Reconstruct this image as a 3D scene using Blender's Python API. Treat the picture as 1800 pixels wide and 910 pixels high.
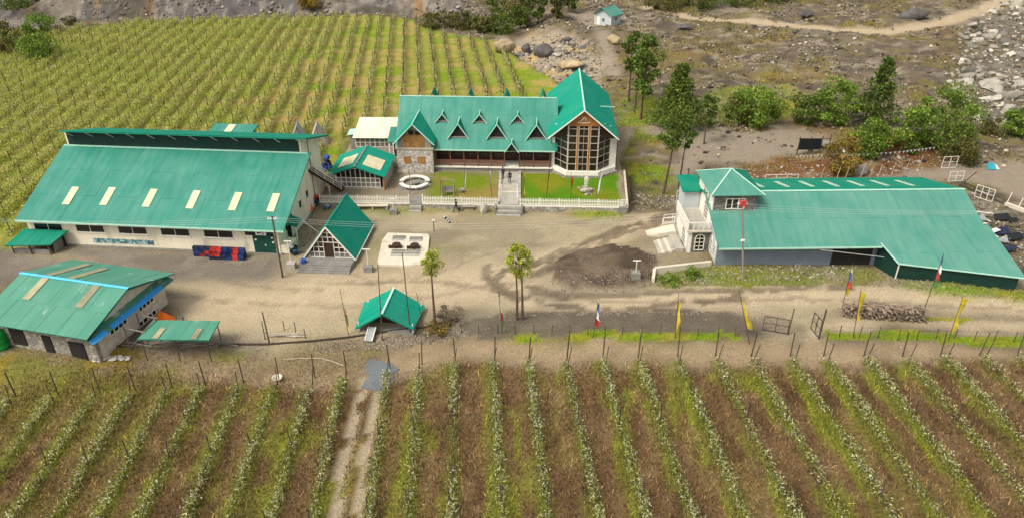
import bpy, bmesh, math, random
import numpy as np
from mathutils import Vector, Matrix, Euler

# ------------------------------------------------------------------ camera, world, sun, exposure
S = bpy.context.scene
for o in list(bpy.data.objects): bpy.data.objects.remove(o)
W0, H0, FPX, PITCH, CAMZ = 1800.0, 910.0, 1300.0, math.radians(29.5), 40.0
cd = bpy.data.cameras.new('camera'); cam = bpy.data.objects.new('camera', cd)
S.collection.objects.link(cam); S.camera = cam
cam.location = (0, 0, CAMZ); cam.rotation_euler = (math.pi/2 - PITCH, 0, 0)
cd.sensor_fit = 'HORIZONTAL'; cd.sensor_width = 36.0; cd.lens = 36.0*FPX/W0
cd.clip_start = 0.5; cd.clip_end = 6000
SUN_EL, SUN_AZ = math.radians(52), math.radians(232)     # azimuth measured clockwise from +Y
world = bpy.data.worlds.new('World'); S.world = world; world.use_nodes = True
wn = world.node_tree; bg = wn.nodes['Background']
sky = wn.nodes.new('ShaderNodeTexSky'); sky.sky_type = 'NISHITA'; sky.sun_disc = False
sky.sun_elevation = SUN_EL; sky.sun_rotation = SUN_AZ; sky.dust_density = 4.0; sky.air_density = 1.2
hs = wn.nodes.new('ShaderNodeHueSaturation'); hs.inputs['Saturation'].default_value = 0.22
wn.links.new(sky.outputs[0], hs.inputs['Color']); wn.links.new(hs.outputs[0], bg.inputs['Color'])
bg.inputs['Strength'].default_value = 0.15
sl = bpy.data.lights.new('sun', 'SUN'); sun = bpy.data.objects.new('sun', sl); S.collection.objects.link(sun)
sl.energy = 1.9; sl.angle = math.radians(20); sl.color = (1.0, 0.93, 0.82)
sd = Vector((math.sin(SUN_AZ)*math.cos(SUN_EL), math.cos(SUN_AZ)*math.cos(SUN_EL), math.sin(SUN_EL)))
sun.rotation_euler = (-sd).to_track_quat('-Z', 'Y').to_euler()
S.view_settings.view_transform = 'Standard'; S.view_settings.look = 'None'
S.view_settings.exposure = 0.5; S.view_settings.gamma = 1.0
S.render.engine = 'CYCLES'; S.render.resolution_x = 1024; S.render.resolution_y = 517

rng = np.random.default_rng(7); random.seed(7)
C = S.collection

# ------------------------------------------------------------------ site survey: picture point -> place on the ground
cP, sP = math.cos(PITCH), math.sin(PITCH)
def ray(px, py):
    X = (px-W0/2)/FPX; Y = (H0/2-py)/FPX
    return np.array([X, cP+Y*sP, -sP+Y*cP])
def at0(px, py, z=0.0):
    d = ray(px, py); t = (z-CAMZ)/d[2]
    return np.array([d[0]*t, d[1]*t, z])
def zat(px, py, y):
    d = ray(px, py); return CAMZ + d[2]*y/d[1]

# ------------------------------------------------------------------ noise
def vnoise(x, y, seed):
    xi = np.floor(x).astype(np.int64); yi = np.floor(y).astype(np.int64)
    fx = x-xi; fy = y-yi; fx = fx*fx*(3-2*fx); fy = fy*fy*(3-2*fy)
    def h(a, b):
        n = (a*374761393 + b*668265263 + seed*1442695041) & 0x7fffffff
        n = ((n ^ (n >> 13))*1274126177) & 0x7fffffff
        return ((n ^ (n >> 16)) & 0xffff)/65535.0
    return (h(xi, yi)*(1-fx)+h(xi+1, yi)*fx)*(1-fy)+(h(xi, yi+1)*(1-fx)+h(xi+1, yi+1)*fx)*fy
def fbm(x, y, scale, seed, oct=4):
    r = 0; a = 0.5; s = 1.0/scale; t = 0
    for k in range(oct):
        r = r + a*vnoise(x*s+17.3*k, y*s-9.1*k, seed+k*31); t += a; a *= 0.5; s *= 2.03
    return r/t

# ------------------------------------------------------------------ materials
def newmat(name):
    m = bpy.data.materials.new(name); m.use_nodes = True
    return m, m.node_tree.nodes, m.node_tree.links, m.node_tree.nodes['Principled BSDF']
def mat(name, col, rough=0.7, var=0.12, scale=2.0, bump=0.0, metal=0.0, rnd=0.0, stretch=(1, 1, 1), fine=None, spec=0.3, dirt=None):
    """procedural paint: noise-varied base colour, optional per-object variation and bump"""
    m, N, L, b = newmat(name)
    b.inputs['Roughness'].default_value = rough; b.inputs['Metallic'].default_value = metal
    b.inputs['Specular IOR Level'].default_value = spec
    tc = N.new('ShaderNodeTexCoord'); mp = N.new('ShaderNodeMapping'); mp.inputs['Scale'].default_value = stretch
    L.new(tc.outputs['Object'], mp.inputs[0])
    nz = N.new('ShaderNodeTexNoise'); nz.inputs['Scale'].default_value = scale; nz.inputs['Detail'].default_value = 5
    L.new(mp.outputs[0], nz.inputs['Vector'])
    mr = N.new('ShaderNodeMapRange'); mr.inputs[1].default_value = 0.3; mr.inputs[2].default_value = 0.7
    mr.inputs[3].default_value = 1-var; mr.inputs[4].default_value = 1+var
    L.new(nz.outputs[0], mr.inputs[0]); val = mr.outputs[0]
    if rnd:
        oi = N.new('ShaderNodeObjectInfo'); m2 = N.new('ShaderNodeMapRange')
        m2.inputs[3].default_value = 1-rnd; m2.inputs[4].default_value = 1+rnd
        L.new(oi.outputs['Random'], m2.inputs[0]); mu = N.new('ShaderNodeMath'); mu.operation = 'MULTIPLY'
        L.new(val, mu.inputs[0]); L.new(m2.outputs[0], mu.inputs[1]); val = mu.outputs[0]
    mx = N.new('ShaderNodeVectorMath'); mx.operation = 'SCALE'; mx.inputs[0].default_value = col
    L.new(val, mx.inputs['Scale']); out = mx.outputs[0]
    if dirt:
        n2 = N.new('ShaderNodeTexNoise'); n2.inputs['Scale'].default_value = dirt[1]; n2.inputs['Detail'].default_value = 6
        L.new(mp.outputs[0], n2.inputs['Vector'])
        r2 = N.new('ShaderNodeMapRange'); r2.inputs[1].default_value = dirt[2]; r2.inputs[2].default_value = dirt[2]+0.15
        r2.inputs[4].default_value = dirt[3]; L.new(n2.outputs[0], r2.inputs[0])
        mi = N.new('ShaderNodeMix'); mi.data_type = 'RGBA'; mi.inputs['B'].default_value = (*dirt[0], 1)
        L.new(r2.outputs[0], mi.inputs['Factor']); L.new(out, mi.inputs['A']); out = mi.outputs['Result']
    L.new(out, b.inputs['Base Color'])
    if bump:
        n3 = N.new('ShaderNodeTexNoise'); n3.inputs['Scale'].default_value = fine or scale*6; n3.inputs['Detail'].default_value = 4
        L.new(mp.outputs[0], n3.inputs['Vector']); bp = N.new('ShaderNodeBump'); bp.inputs['Strength'].default_value = bump
        bp.inputs['Distance'].default_value = 0.05; L.new(n3.outputs[0], bp.inputs['Height']); L.new(bp.outputs[0], b.inputs['Normal'])
    return m
def roofmat(name, col, rough, var, rnd, fade, fadecol, period=0.24, axis=0, spec=.35, scuff=0):
    """painted corrugated sheet: ribs as bump, weather fading in long streaks down the slope"""
    m, N, L, b = newmat(name); b.inputs['Roughness'].default_value = rough; b.inputs['Specular IOR Level'].default_value = spec
    tc = N.new('ShaderNodeTexCoord')
    mp = N.new('ShaderNodeMapping'); mp.inputs['Scale'].default_value = (1.6, .22, .22) if axis == 0 else (.22, 1.6, .22)
    L.new(tc.outputs['Object'], mp.inputs[0])
    nz = N.new('ShaderNodeTexNoise'); nz.inputs['Scale'].default_value = 1.3; nz.inputs['Detail'].default_value = 6; L.new(mp.outputs[0], nz.inputs['Vector'])
    n2 = N.new('ShaderNodeTexNoise'); n2.inputs['Scale'].default_value = 0.35; n2.inputs['Detail'].default_value = 5; L.new(tc.outputs['Object'], n2.inputs['Vector'])
    oi = N.new('ShaderNodeObjectInfo')
    a = N.new('ShaderNodeMath'); a.operation = 'ADD'; L.new(nz.outputs[0], a.inputs[0]); L.new(n2.outputs[0], a.inputs[1])
    mr = N.new('ShaderNodeMapRange'); mr.inputs[1].default_value = .75; mr.inputs[2].default_value = 1.3
    mr.inputs[3].default_value = max(0, fade-.2); mr.inputs[4].default_value = min(1, fade+.2); L.new(a.outputs[0], mr.inputs[0])
    mi = N.new('ShaderNodeMix'); mi.data_type = 'RGBA'; mi.inputs['A'].default_value = (*col, 1); mi.inputs['B'].default_value = (*fadecol, 1)
    L.new(mr.outputs[0], mi.inputs['Factor'])
    m2 = N.new('ShaderNodeMapRange'); m2.inputs[3].default_value = 1-rnd; m2.inputs[4].default_value = 1+rnd; L.new(oi.outputs['Random'], m2.inputs[0])
    sc = N.new('ShaderNodeVectorMath'); sc.operation = 'SCALE'; L.new(mi.outputs['Result'], sc.inputs[0]); L.new(m2.outputs[0], sc.inputs['Scale'])
    n4 = N.new('ShaderNodeTexNoise'); n4.inputs['Scale'].default_value = 2.2; n4.inputs['Detail'].default_value = 8; n4.inputs['Roughness'].default_value = .7; L.new(mp.outputs[0], n4.inputs['Vector'])
    r4 = N.new('ShaderNodeMapRange'); r4.inputs[1].default_value = .54; r4.inputs[2].default_value = .70; r4.inputs[4].default_value = .2; L.new(n4.outputs[0], r4.inputs[0])
    m4 = N.new('ShaderNodeMix'); m4.data_type = 'RGBA'; m4.inputs['B'].default_value = (.085, .115, .075, 1); L.new(r4.outputs[0], m4.inputs['Factor']); L.new(sc.outputs[0], m4.inputs['A'])
    out4 = m4.outputs['Result']
    if scuff:                                                 # flaking pale paint in patches
        n5 = N.new('ShaderNodeTexNoise'); n5.inputs['Scale'].default_value = 3.2; n5.inputs['Detail'].default_value = 9; n5.inputs['Roughness'].default_value = .75; L.new(mp.outputs[0], n5.inputs['Vector'])
        n6 = N.new('ShaderNodeTexNoise'); n6.inputs['Scale'].default_value = .38; L.new(tc.outputs['Object'], n6.inputs['Vector'])
        a5 = N.new('ShaderNodeMath'); a5.operation = 'ADD'; L.new(n5.outputs[0], a5.inputs[0]); L.new(n6.outputs[0], a5.inputs[1])
        r5 = N.new('ShaderNodeMapRange'); r5.inputs[1].default_value = 1.19; r5.inputs[2].default_value = 1.25; r5.inputs[4].default_value = scuff; L.new(a5.outputs[0], r5.inputs[0])
        m5 = N.new('ShaderNodeMix'); m5.data_type = 'RGBA'; m5.inputs['B'].default_value = (.45, .52, .44, 1); L.new(r5.outputs[0], m5.inputs['Factor']); L.new(out4, m5.inputs['A']); out4 = m5.outputs['Result']
    L.new(out4, b.inputs['Base Color'])
    wv = N.new('ShaderNodeTexWave'); wv.bands_direction = 'X' if axis == 0 else 'Y'; wv.inputs['Scale'].default_value = 0.314/period*1.0
    L.new(tc.outputs['Object'], wv.inputs['Vector'])
    bp = N.new('ShaderNodeBump'); bp.inputs['Strength'].default_value = .18; bp.inputs['Distance'].default_value = .03
    L.new(wv.outputs[0], bp.inputs['Height']); L.new(bp.outputs[0], b.inputs['Normal'])
    return m
def vcmat(name, attr='col', rough=0.85, transl=0.0, fine=None, spec=0.15):
    """colour from the mesh's own colour attribute (leaf, blade or soil colour), with fine procedural grain"""
    m, N, L, b = newmat(name); b.inputs['Roughness'].default_value = rough; b.inputs['Specular IOR Level'].default_value = spec
    at = N.new('ShaderNodeAttribute'); at.attribute_name = attr; out = at.outputs['Color']
    if fine:
        tc = N.new('ShaderNodeTexCoord')
        n1 = N.new('ShaderNodeTexNoise'); n1.inputs['Scale'].default_value = fine[0]; n1.inputs['Detail'].default_value = 7; n1.inputs['Roughness'].default_value = .7
        L.new(tc.outputs['Object'], n1.inputs['Vector'])
        r1 = N.new('ShaderNodeMapRange'); r1.inputs[1].default_value = .28; r1.inputs[2].default_value = .72; r1.inputs[3].default_value = 1-fine[1]; r1.inputs[4].default_value = 1+fine[1]
        L.new(n1.outputs[0], r1.inputs[0]); sc = N.new('ShaderNodeVectorMath'); sc.operation = 'SCALE'
        L.new(out, sc.inputs[0]); L.new(r1.outputs[0], sc.inputs['Scale']); out = sc.outputs[0]
        vo = N.new('ShaderNodeTexVoronoi'); vo.inputs['Scale'].default_value = 2.4; L.new(tc.outputs['Object'], vo.inputs['Vector'])
        rs = N.new('ShaderNodeMapRange'); rs.inputs[1].default_value = .10; rs.inputs[2].default_value = .06; L.new(vo.outputs['Distance'], rs.inputs[0])
        sx = N.new('ShaderNodeSeparateColor'); L.new(vo.outputs['Color'], sx.inputs[0])
        gt = N.new('ShaderNodeMath'); gt.operation = 'GREATER_THAN'; gt.inputs[1].default_value = .72; L.new(sx.outputs[0], gt.inputs[0])
        mu = N.new('ShaderNodeMath'); mu.operation = 'MULTIPLY'; L.new(rs.outputs[0], mu.inputs[0]); L.new(gt.outputs[0], mu.inputs[1])
        mi = N.new('ShaderNodeMix'); mi.data_type = 'RGBA'; mi.inputs['B'].default_value = (.42, .38, .32, 1)
        L.new(mu.outputs[0], mi.inputs['Factor']); L.new(out, mi.inputs['A']); out = mi.outputs['Result']
        n3 = N.new('ShaderNodeTexNoise'); n3.inputs['Scale'].default_value = 5; n3.inputs['Detail'].default_value = 8; n3.inputs['Roughness'].default_value = .75
        L.new(tc.outputs['Object'], n3.inputs['Vector'])
        bp = N.new('ShaderNodeBump'); bp.inputs['Strength'].default_value = fine[2]; bp.inputs['Distance'].default_value = .25
        L.new(n3.outputs[0], bp.inputs['Height']); L.new(bp.outputs[0], b.inputs['Normal'])
    L.new(out, b.inputs['Base Color'])
    if transl:
        tr = N.new('ShaderNodeBsdfTranslucent'); L.new(out, tr.inputs['Color']); ms = N.new('ShaderNodeMixShader'); ms.inputs[0].default_value = transl
        L.new(b.outputs[0], ms.inputs[1]); L.new(tr.outputs[0], ms.inputs[2]); L.new(ms.outputs[0], N['Material Output'].inputs['Surface'])
    return m
def stonemat(name, c1, c2, mortar, scale):
    m, N, L, b = newmat(name); b.inputs['Roughness'].default_value = .9; b.inputs['Specular IOR Level'].default_value = .15
    tc = N.new('ShaderNodeTexCoord')
    v = N.new('ShaderNodeTexVoronoi'); v.inputs['Scale'].default_value = scale; L.new(tc.outputs['Object'], v.inputs['Vector'])
    v2 = N.new('ShaderNodeTexVoronoi'); v2.feature = 'DISTANCE_TO_EDGE'; v2.inputs['Scale'].default_value = scale; L.new(tc.outputs['Object'], v2.inputs['Vector'])
    sx = N.new('ShaderNodeSeparateColor'); L.new(v.outputs['Color'], sx.inputs[0])
    mi = N.new('ShaderNodeMix'); mi.data_type = 'RGBA'; mi.inputs['A'].default_value = (*c1, 1); mi.inputs['B'].default_value = (*c2, 1); L.new(sx.outputs[0], mi.inputs['Factor'])
    r = N.new('ShaderNodeMapRange'); r.inputs[1].default_value = .03; r.inputs[2].default_value = .1; L.new(v2.outputs['Distance'], r.inputs[0])
    m3 = N.new('ShaderNodeMix'); m3.data_type = 'RGBA'; m3.inputs['A'].default_value = (*mortar, 1); L.new(mi.outputs['Result'], m3.inputs['B']); L.new(r.outputs[0], m3.inputs['Factor'])
    L.new(m3.outputs['Result'], b.inputs['Base Color'])
    bp = N.new('ShaderNodeBump'); bp.inputs['Strength'].default_value = .6; bp.inputs['Distance'].default_value = .05; L.new(r.outputs[0], bp.inputs['Height']); L.new(bp.outputs[0], b.inputs['Normal'])
    return m
GREEN, FADE = (.006, .168, .114), (.12, .29, .225)
M = dict(
 roof=roofmat('green_sheet_roof', GREEN, .45, .1, .045, .30, FADE),
 roofy=roofmat('green_sheet_roof_side', (.0015, .235, .150), .75, .1, .02, .02, FADE, axis=1, spec=.04),
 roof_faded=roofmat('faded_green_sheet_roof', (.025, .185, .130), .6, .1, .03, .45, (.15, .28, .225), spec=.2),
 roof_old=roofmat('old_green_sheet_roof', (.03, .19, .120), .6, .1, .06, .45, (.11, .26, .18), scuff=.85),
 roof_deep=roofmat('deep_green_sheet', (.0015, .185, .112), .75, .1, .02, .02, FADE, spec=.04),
 ridge=mat('pale_green_ridge_metal', (.38, .62, .48), .5, .08),
 white=mat('white_paint', (.72, .68, .58), .6, .08, 1.5, dirt=((.42, .38, .30), 1.6, .58, .4)), cream=mat('cream_wall_plaster', (.72, .65, .49), .85, .08, .5, dirt=((.36, .30, .21), .9, .54, .5), stretch=(1, 1, .45)),
 gwall=mat('pale_grey_blue_wall', (.42, .46, .45), .8, .07, .6, dirt=((.25, .25, .22), .8, .6, .3)), slate=mat('grey_blue_plinth_wall', (.16, .19, .22), .8, .1, .6),
 glass=mat('dark_window_glass', (.012, .011, .010), .12, .3, 1.0, spec=.6), glassb=mat('brown_tinted_glass', (.022, .012, .007), .16, .3, 1.0, rnd=.5, spec=.5),
 glassg=mat('grey_glass', (.16, .15, .12), .25, .3, 1.0, rnd=.25, spec=.5),
 timber=mat('varnished_timber', (.30, .125, .03), .5, .25, 3, stretch=(6, 6, 1)), plank=mat('warm_plank', (.32, .17, .05), .6, .25, 3, rnd=.25, stretch=(6, 6, 1)),
 darkwood=mat('dark_brown_wood', (.045, .022, .013), .6, .25, 3), redwood=mat('red_brown_rail_wood', (.17, .07, .035), .6, .2, 3),
 post=mat('weathered_post_wood', (.065, .046, .032), .85, .3, 4, rnd=.35), paleposts=mat('pale_stick_wood', (.42, .36, .27), .8, .2, 4, rnd=.2),
 greywood=mat('grey_weathered_wood', (.22, .19, .155), .85, .25, 3, rnd=.25, stretch=(5, 5, 1)),
 stone=stonemat('rubble_stone_wall', (.24, .22, .19), (.64, .59, .50), (.40, .36, .30), 4.2), fstone=stonemat('field_stone_wall', (.22, .20, .165), (.42, .38, .31), (.20, .175, .14), 2.6),
 dstone=stonemat('dark_stone_cladding', (.10, .095, .085), (.26, .24, .20), (.10, .09, .075), 4.5), pstone=stonemat('plastered_stone_wall', (.50, .43, .34), (.66, .58, .47), (.56, .49, .39), 1.6),
 conc=mat('weathered_concrete', (.36, .33, .27), .9, .14, 1.2, bump=.3, dirt=((.18, .16, .12), 1.1, .56, .6)), concd=mat('dark_concrete', (.20, .19, .165), .9, .2, 1.5, bump=.3),
 pale=mat('pale_concrete', (.56, .50, .38), .9, .10, 1.0, bump=.2, dirt=((.34, .28, .2), .9, .55, .6)),
 skyl=mat('cream_fibreglass_panel', (.60, .54, .33), .5, .1, 1.2, dirt=((.38, .36, .22), 1.5, .55, .6)), skyl2=mat('tan_fibreglass_panel', (.27, .25, .145), .6, .2, 1.2, rnd=.2),
 skylg=mat('green_tinted_fibreglass_panel', (.36, .50, .36), .55, .15, 1.2),
 polyroof=mat('ribbed_pale_roof_sheet', (.66, .62, .44), .55, .1, 1.0, rnd=.1, stretch=(3, .5, 1)),
 dgreen=mat('dark_green_painted_door', (.008, .055, .038), .5, .15, 1.5), vdark=mat('shadowy_interior', (.02, .017, .014), .9, .2), bgreen=mat('dark_green_sheet_wall', (.006, .032, .024), .55, .2, 1.5),
 blue=mat('bright_blue_paint', (.03, .27, .62), .5, .1), bluel=mat('light_blue_ridge', (.08, .45, .72), .5, .12), bluec=mat('blue_plastic', (.014, .036, .125), .55, .3, rnd=.5), redc=mat('red_plastic', (.40, .035, .022), .6, .3, rnd=.4),
 navy=mat('navy_tarp', (.015, .02, .05), .7, .3, 2), bluet=mat('blue_tarp', (.02, .07, .30), .6, .25, 2), orange=mat('orange_tarp', (.85, .16, .01), .65, .15, 1.5), teal=mat('teal_tarp', (.03, .26, .30), .6, .2),
 tankg=mat('green_tank_plastic', (.01, .30, .05), .45, .08), tyre=mat('tyre_rubber', (.025, .025, .025), .8, .2), grey=mat('grey_sheet', (.26, .27, .26), .6, .15), black=mat('black_banner_cloth', (.008, .012, .012), .7, .2),
 rock=mat('grey_rock', (.25, .225, .18), .95, .3, .8, bump=.7, rnd=.35, fine=4), paler=mat('pale_rock', (.46, .42, .34), .95, .25, .9, bump=.6, rnd=.2, fine=4), drock=mat('dark_rock', (.11, .10, .09), .95, .3, .8, bump=.7, rnd=.3, fine=4),
 ochre=mat('ochre_rock', (.33, .25, .145), .95, .3, .7, bump=.7, rnd=.2, fine=3),
 log=mat('brown_grey_firewood', (.22, .165, .115), .9, .3, 3, rnd=.55), bark=mat('tree_bark', (.10, .065, .042), .9, .3, 4, bump=.4),
 fyellow=mat('yellow_flag_cloth', (.52, .40, .03), .85, .25, 3), fred=mat('red_flag_cloth', (.46, .05, .04), .85, .25, 3), fwhite=mat('white_flag_cloth', (.58, .58, .55), .85, .15, 3), fblue=mat('blue_flag_cloth', (.06, .11, .28), .85, .25, 3), fgreen=mat('green_flag_cloth', (.09, .22, .06), .85, .25, 3),
 wire=mat('wire', (.45, .47, .42), .5, .05), metal=mat('dark_steel', (.06, .055, .05), .5, .15, metal=.3), wsteel=mat('white_painted_steel', (.70, .66, .58), .5, .08),
 skin=mat('skin', (.36, .20, .13), .6, .05), hair=mat('black_hair', (.01, .009, .008), .6, .1), cloth=mat('dark_cloth', (.02, .02, .025), .85, .2),
)

# ------------------------------------------------------------------ mesh helpers
class MB:
    def __init__(s): s.v = []; s.f = []
    def add(s, vs, fs):
        n = len(s.v); s.v += [tuple(map(float, p)) for p in vs]; s.f += [tuple(i+n for i in q) for q in fs]; return s
    def box(s, x0, x1, y0, y1, z0, z1):
        return s.add([(x0,y0,z0),(x1,y0,z0),(x1,y1,z0),(x0,y1,z0),(x0,y0,z1),(x1,y0,z1),(x1,y1,z1),(x0,y1,z1)],
                     [(0,3,2,1),(4,5,6,7),(0,1,5,4),(1,2,6,5),(2,3,7,6),(3,0,4,7)])
    def obox(s, O, U, V, N, u0, u1, v0, v1, n0, n1):
        O, U, V, N = map(Vector, (O, U, V, N)); P = lambda u, v, n: O+U*u+V*v+N*n
        return s.add([P(u0,v0,n0),P(u1,v0,n0),P(u1,v1,n0),P(u0,v1,n0),P(u0,v0,n1),P(u1,v0,n1),P(u1,v1,n1),P(u0,v1,n1)],
                     [(0,3,2,1),(4,5,6,7),(0,1,5,4),(1,2,6,5),(2,3,7,6),(3,0,4,7)])
    def slab(s, pts, t):
        """flat polygon thickened downward along its normal"""
        P = [Vector(p) for p in pts]; n = Vector((0,0,0))
        for i in range(len(P)): n += P[i].cross(P[(i+1) % len(P)])
        n.normalize(); k = len(P); Q = [p-n*t for p in P]
        return s.add(P+Q, [tuple(range(k)), tuple(range(2*k-1, k-1, -1))]+[(i, k+i, k+(i+1) % k, (i+1) % k) for i in range(k)])
    def tube(s, p0, p1, r0, r1=None, n=6):
        p0, p1 = Vector(p0), Vector(p1); r1 = r0 if r1 is None else r1
        d = (p1-p0).normalized(); a = d.orthogonal().normalized(); b = d.cross(a)
        vs = []
        for p, r in ((p0, r0), (p1, r1)):
            vs += [p+(a*math.cos(2*math.pi*k/n)+b*math.sin(2*math.pi*k/n))*r for k in range(n)]
        return s.add(vs, [(k, (k+1) % n, n+(k+1) % n, n+k) for k in range(n)]+[tuple(range(n-1, -1, -1)), tuple(range(n, 2*n))])
    def path(s, pts, r, n=5):
        for a, b in zip(pts[:-1], pts[1:]): s.tube(a, b, r, r, n)
        return s
    def bar(s, p0, p1, w, h=None):
        p0, p1 = Vector(p0), Vector(p1); h = h or w; d = p1-p0; L = d.length; d.normalize()
        up = Vector((0,0,1)) if abs(d.z) < .9 else Vector((0,1,0)); a = d.cross(up).normalized(); b = a.cross(d)
        return s.obox(p0, d, a, b, 0, L, -w/2, w/2, -h/2, h/2)
    def lathe(s, prof, n=12, c=(0,0,0)):
        vs = []; fs = []
        for r, z in prof: vs += [(c[0]+r*math.cos(2*math.pi*k/n), c[1]+r*math.sin(2*math.pi*k/n), c[2]+z) for k in range(n)]
        for i in range(len(prof)-1): fs += [(i*n+k, i*n+(k+1) % n, (i+1)*n+(k+1) % n, (i+1)*n+k) for k in range(n)]
        fs += [tuple(range(n-1, -1, -1)), tuple((len(prof)-1)*n+k for k in range(n))]
        return s.add(vs, fs)
    def mesh(s, name, smooth=False):
        me = bpy.data.meshes.new(name); me.from_pydata(s.v, [], s.f); me.update()
        if smooth: me.shade_smooth()
        return me
def setp(o, label=None, cat=None, group=None, kind=None):
    if label: o['label'] = label
    if cat: o['category'] = cat
    if group: o['group'] = group
    if kind: o['kind'] = kind
    return o
def link(name, me, m, parent=None, loc=None, rot=None):
    o = bpy.data.objects.new(name, me)
    if m is not None and me is not None:
        if not len(me.materials): me.materials.append(m)
    C.objects.link(o)
    if parent: o.parent = parent
    if loc is not None: o.location = loc
    if rot is not None: o.rotation_euler = rot
    return o
def part(name, mb, m, parent=None, smooth=False, loc=None, rot=None, label=None):
    o = link(name, mb.mesh(name, smooth), m, parent, loc, rot)
    if label: o['label'] = label
    return o
def thing(name, label, cat, loc=(0,0,0), rz=0.0, group=None):
    o = bpy.data.objects.new(name, None); C.objects.link(o); o.location = [float(q) for q in loc]; o.rotation_euler = (0, 0, rz); o.empty_display_size = .3
    return setp(o, label, cat, group)
def one(name, mb, m, label, cat, group=None, smooth=False, loc=None, rot=None):
    return setp(part(name, mb, m, None, smooth, loc, rot), label, cat, group)
def npmesh(name, V, F, col=None, smooth=False):
    """numpy triangles / quads to mesh, with an optional per-vertex colour"""
    me = bpy.data.meshes.new(name); nv, (nf, k) = len(V), F.shape
    me.vertices.add(nv); me.vertices.foreach_set('co', V.astype(np.float32).ravel())
    me.loops.add(nf*k); me.loops.foreach_set('vertex_index', F.astype(np.int32).ravel())
    me.polygons.add(nf); me.polygons.foreach_set('loop_start', np.arange(0, nf*k, k, dtype=np.int32))
    if smooth: me.polygons.foreach_set('use_smooth', np.ones(nf, dtype=bool))
    me.update(calc_edges=True)
    if col is not None:
        a = me.color_attributes.new('col', 'FLOAT_COLOR', 'POINT')
        a.data.foreach_set('color', np.concatenate([col, np.ones((nv, 1))], 1).astype(np.float32).ravel())
    return me
ORD = ['first', 'second', 'third', 'fourth', 'fifth', 'sixth', 'seventh', 'eighth', 'ninth', 'tenth', 'eleventh', 'twelfth', 'thirteenth', 'fourteenth', 'fifteenth', 'sixteenth', 'seventeenth', 'eighteenth', 'nineteenth', 'twentieth']
def ordn(i):
    if i < 20: return ORD[i]
    t = ['twenty', 'thirty', 'forty', 'fifty'][(i+1)//10-2]; u = (i+1) % 10
    return (['twentieth', 'thirtieth', 'fortieth', 'fiftieth'][(i+1)//10-2]) if u == 0 else t+'-'+ORD[u-1]

# ------------------------------------------------------------------ terrain: one grid, coloured and split by region
gx = np.concatenate([[-3000, -1200, -500, -300, -220], np.arange(-175, 175.01, .5), [220, 300, 500, 1200, 3000]])
gy = np.concatenate([[-1500, -400, -100, -10, 12], np.arange(24, 246.01, .5), [270, 320, 500, 1200, 4000]])
GX, GY = np.meshgrid(gx, gy)
wx = GX+(fbm(GX, GY, 4, 11)-.5)*3.0+(fbm(GX, GY, 1.3, 15, 2)-.5)*1.2; wy = GY+(fbm(GX, GY, 4, 12)-.5)*3.0+(fbm(GX, GY, 1.3, 16, 2)-.5)*1.2
def pip(X, Y, poly):
    r = np.zeros(X.shape, bool); n = len(poly)
    for i in range(n):
        x0, y0 = poly[i]; x1, y1 = poly[(i+1) % n]
        if y0 == y1: continue
        c = ((y0 > Y) != (y1 > Y)) & (X < (x1-x0)*(Y-y0)/(y1-y0)+x0); r ^= c
    return r
def blur(m, k):
    for _ in range(2):
        for ax in (0, 1):
            p = np.pad(m, [(k+1, k) if a == ax else (0, 0) for a in (0, 1)], mode='edge'); c = np.cumsum(p, axis=ax); n = m.shape[ax]
            m = (np.take(c, np.arange(2*k+1, 2*k+1+n), ax)-np.take(c, np.arange(0, n), ax))/(2*k+1)
    return m
def wpoly(pts, z=0): return [tuple(at0(x, y, z)[:2]) for x, y in pts]
def region(pts, k=1, warp=1.0, z=0, w=False):
    poly = pts if w else wpoly(pts, z)
    m = pip(GX+(wx-GX)*float(warp), GY+(wy-GY)*float(warp), poly).astype(float)
    return blur(m, k) if k else m
def stripe(pts, half, k=1, warp=.5):
    """band along a polyline of picture points"""
    P = [at0(*p)[:2] for p in pts]; D = np.full(GX.shape, 1e9); X = GX+(wx-GX)*warp; Y = GY+(wy-GY)*warp
    for (x0, y0), (x1, y1) in zip(P[:-1], P[1:]):
        L2 = (x1-x0)**2+(y1-y0)**2; t = np.clip(((X-x0)*(x1-x0)+(Y-y0)*(y1-y0))/L2, 0, 1)
        D = np.minimum(D, np.hypot(X-x0-t*(x1-x0), Y-y0-t*(y1-y0)))
    m = (D < half).astype(float); return blur(m, k) if k else m
big = fbm(GX, GY, 14, 3); mid = fbm(GX, GY, 5, 4); sml = fbm(GX, GY, 1.6, 5, 3); far = np.clip((GY-85)/60, 0, 1)
R = {}; st_ = lambda v, a, b: np.clip((v-a)/(b-a), 0, 1)
R['court'] = region([(-400,480),(-60,470),(40,440),(130,434),(500,447),(545,380),(560,362),(880,374),(1110,377),(1200,372),(1235,430),(1240,465),(1300,480),(1540,480),(1580,490),(1810,515),(2300,540),(2300,600),(1810,585),(1640,575),(1450,575),(1440,604),(1360,604),(1350,560),(1290,545),(1000,548),(880,550),(800,548),(760,570),(690,580),(610,593),(470,604),(240,605),(300,560),(300,520),(150,470),(-60,490),(-400,510)])
R['track'] = np.maximum(region([(690,600),(800,590),(900,592),(1100,592),(1350,598),(1450,598),(1600,602),(1810,614),(2300,640),(2300,660),(1810,634),(1500,641),(1200,640),(1000,632),(800,628),(720,642),(690,655),(640,665),(640,640)]),
              stripe([(330,640),(480,650),(560,655),(650,640)], 1.0, 1))
R['wheel'] = np.maximum(stripe([(640,650),(622,720),(604,800),(588,880),(570,960)], .38, 0, .25), stripe([(672,655),(655,720),(640,800),(628,880),(612,960)], .38, 0, .25))
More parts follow.
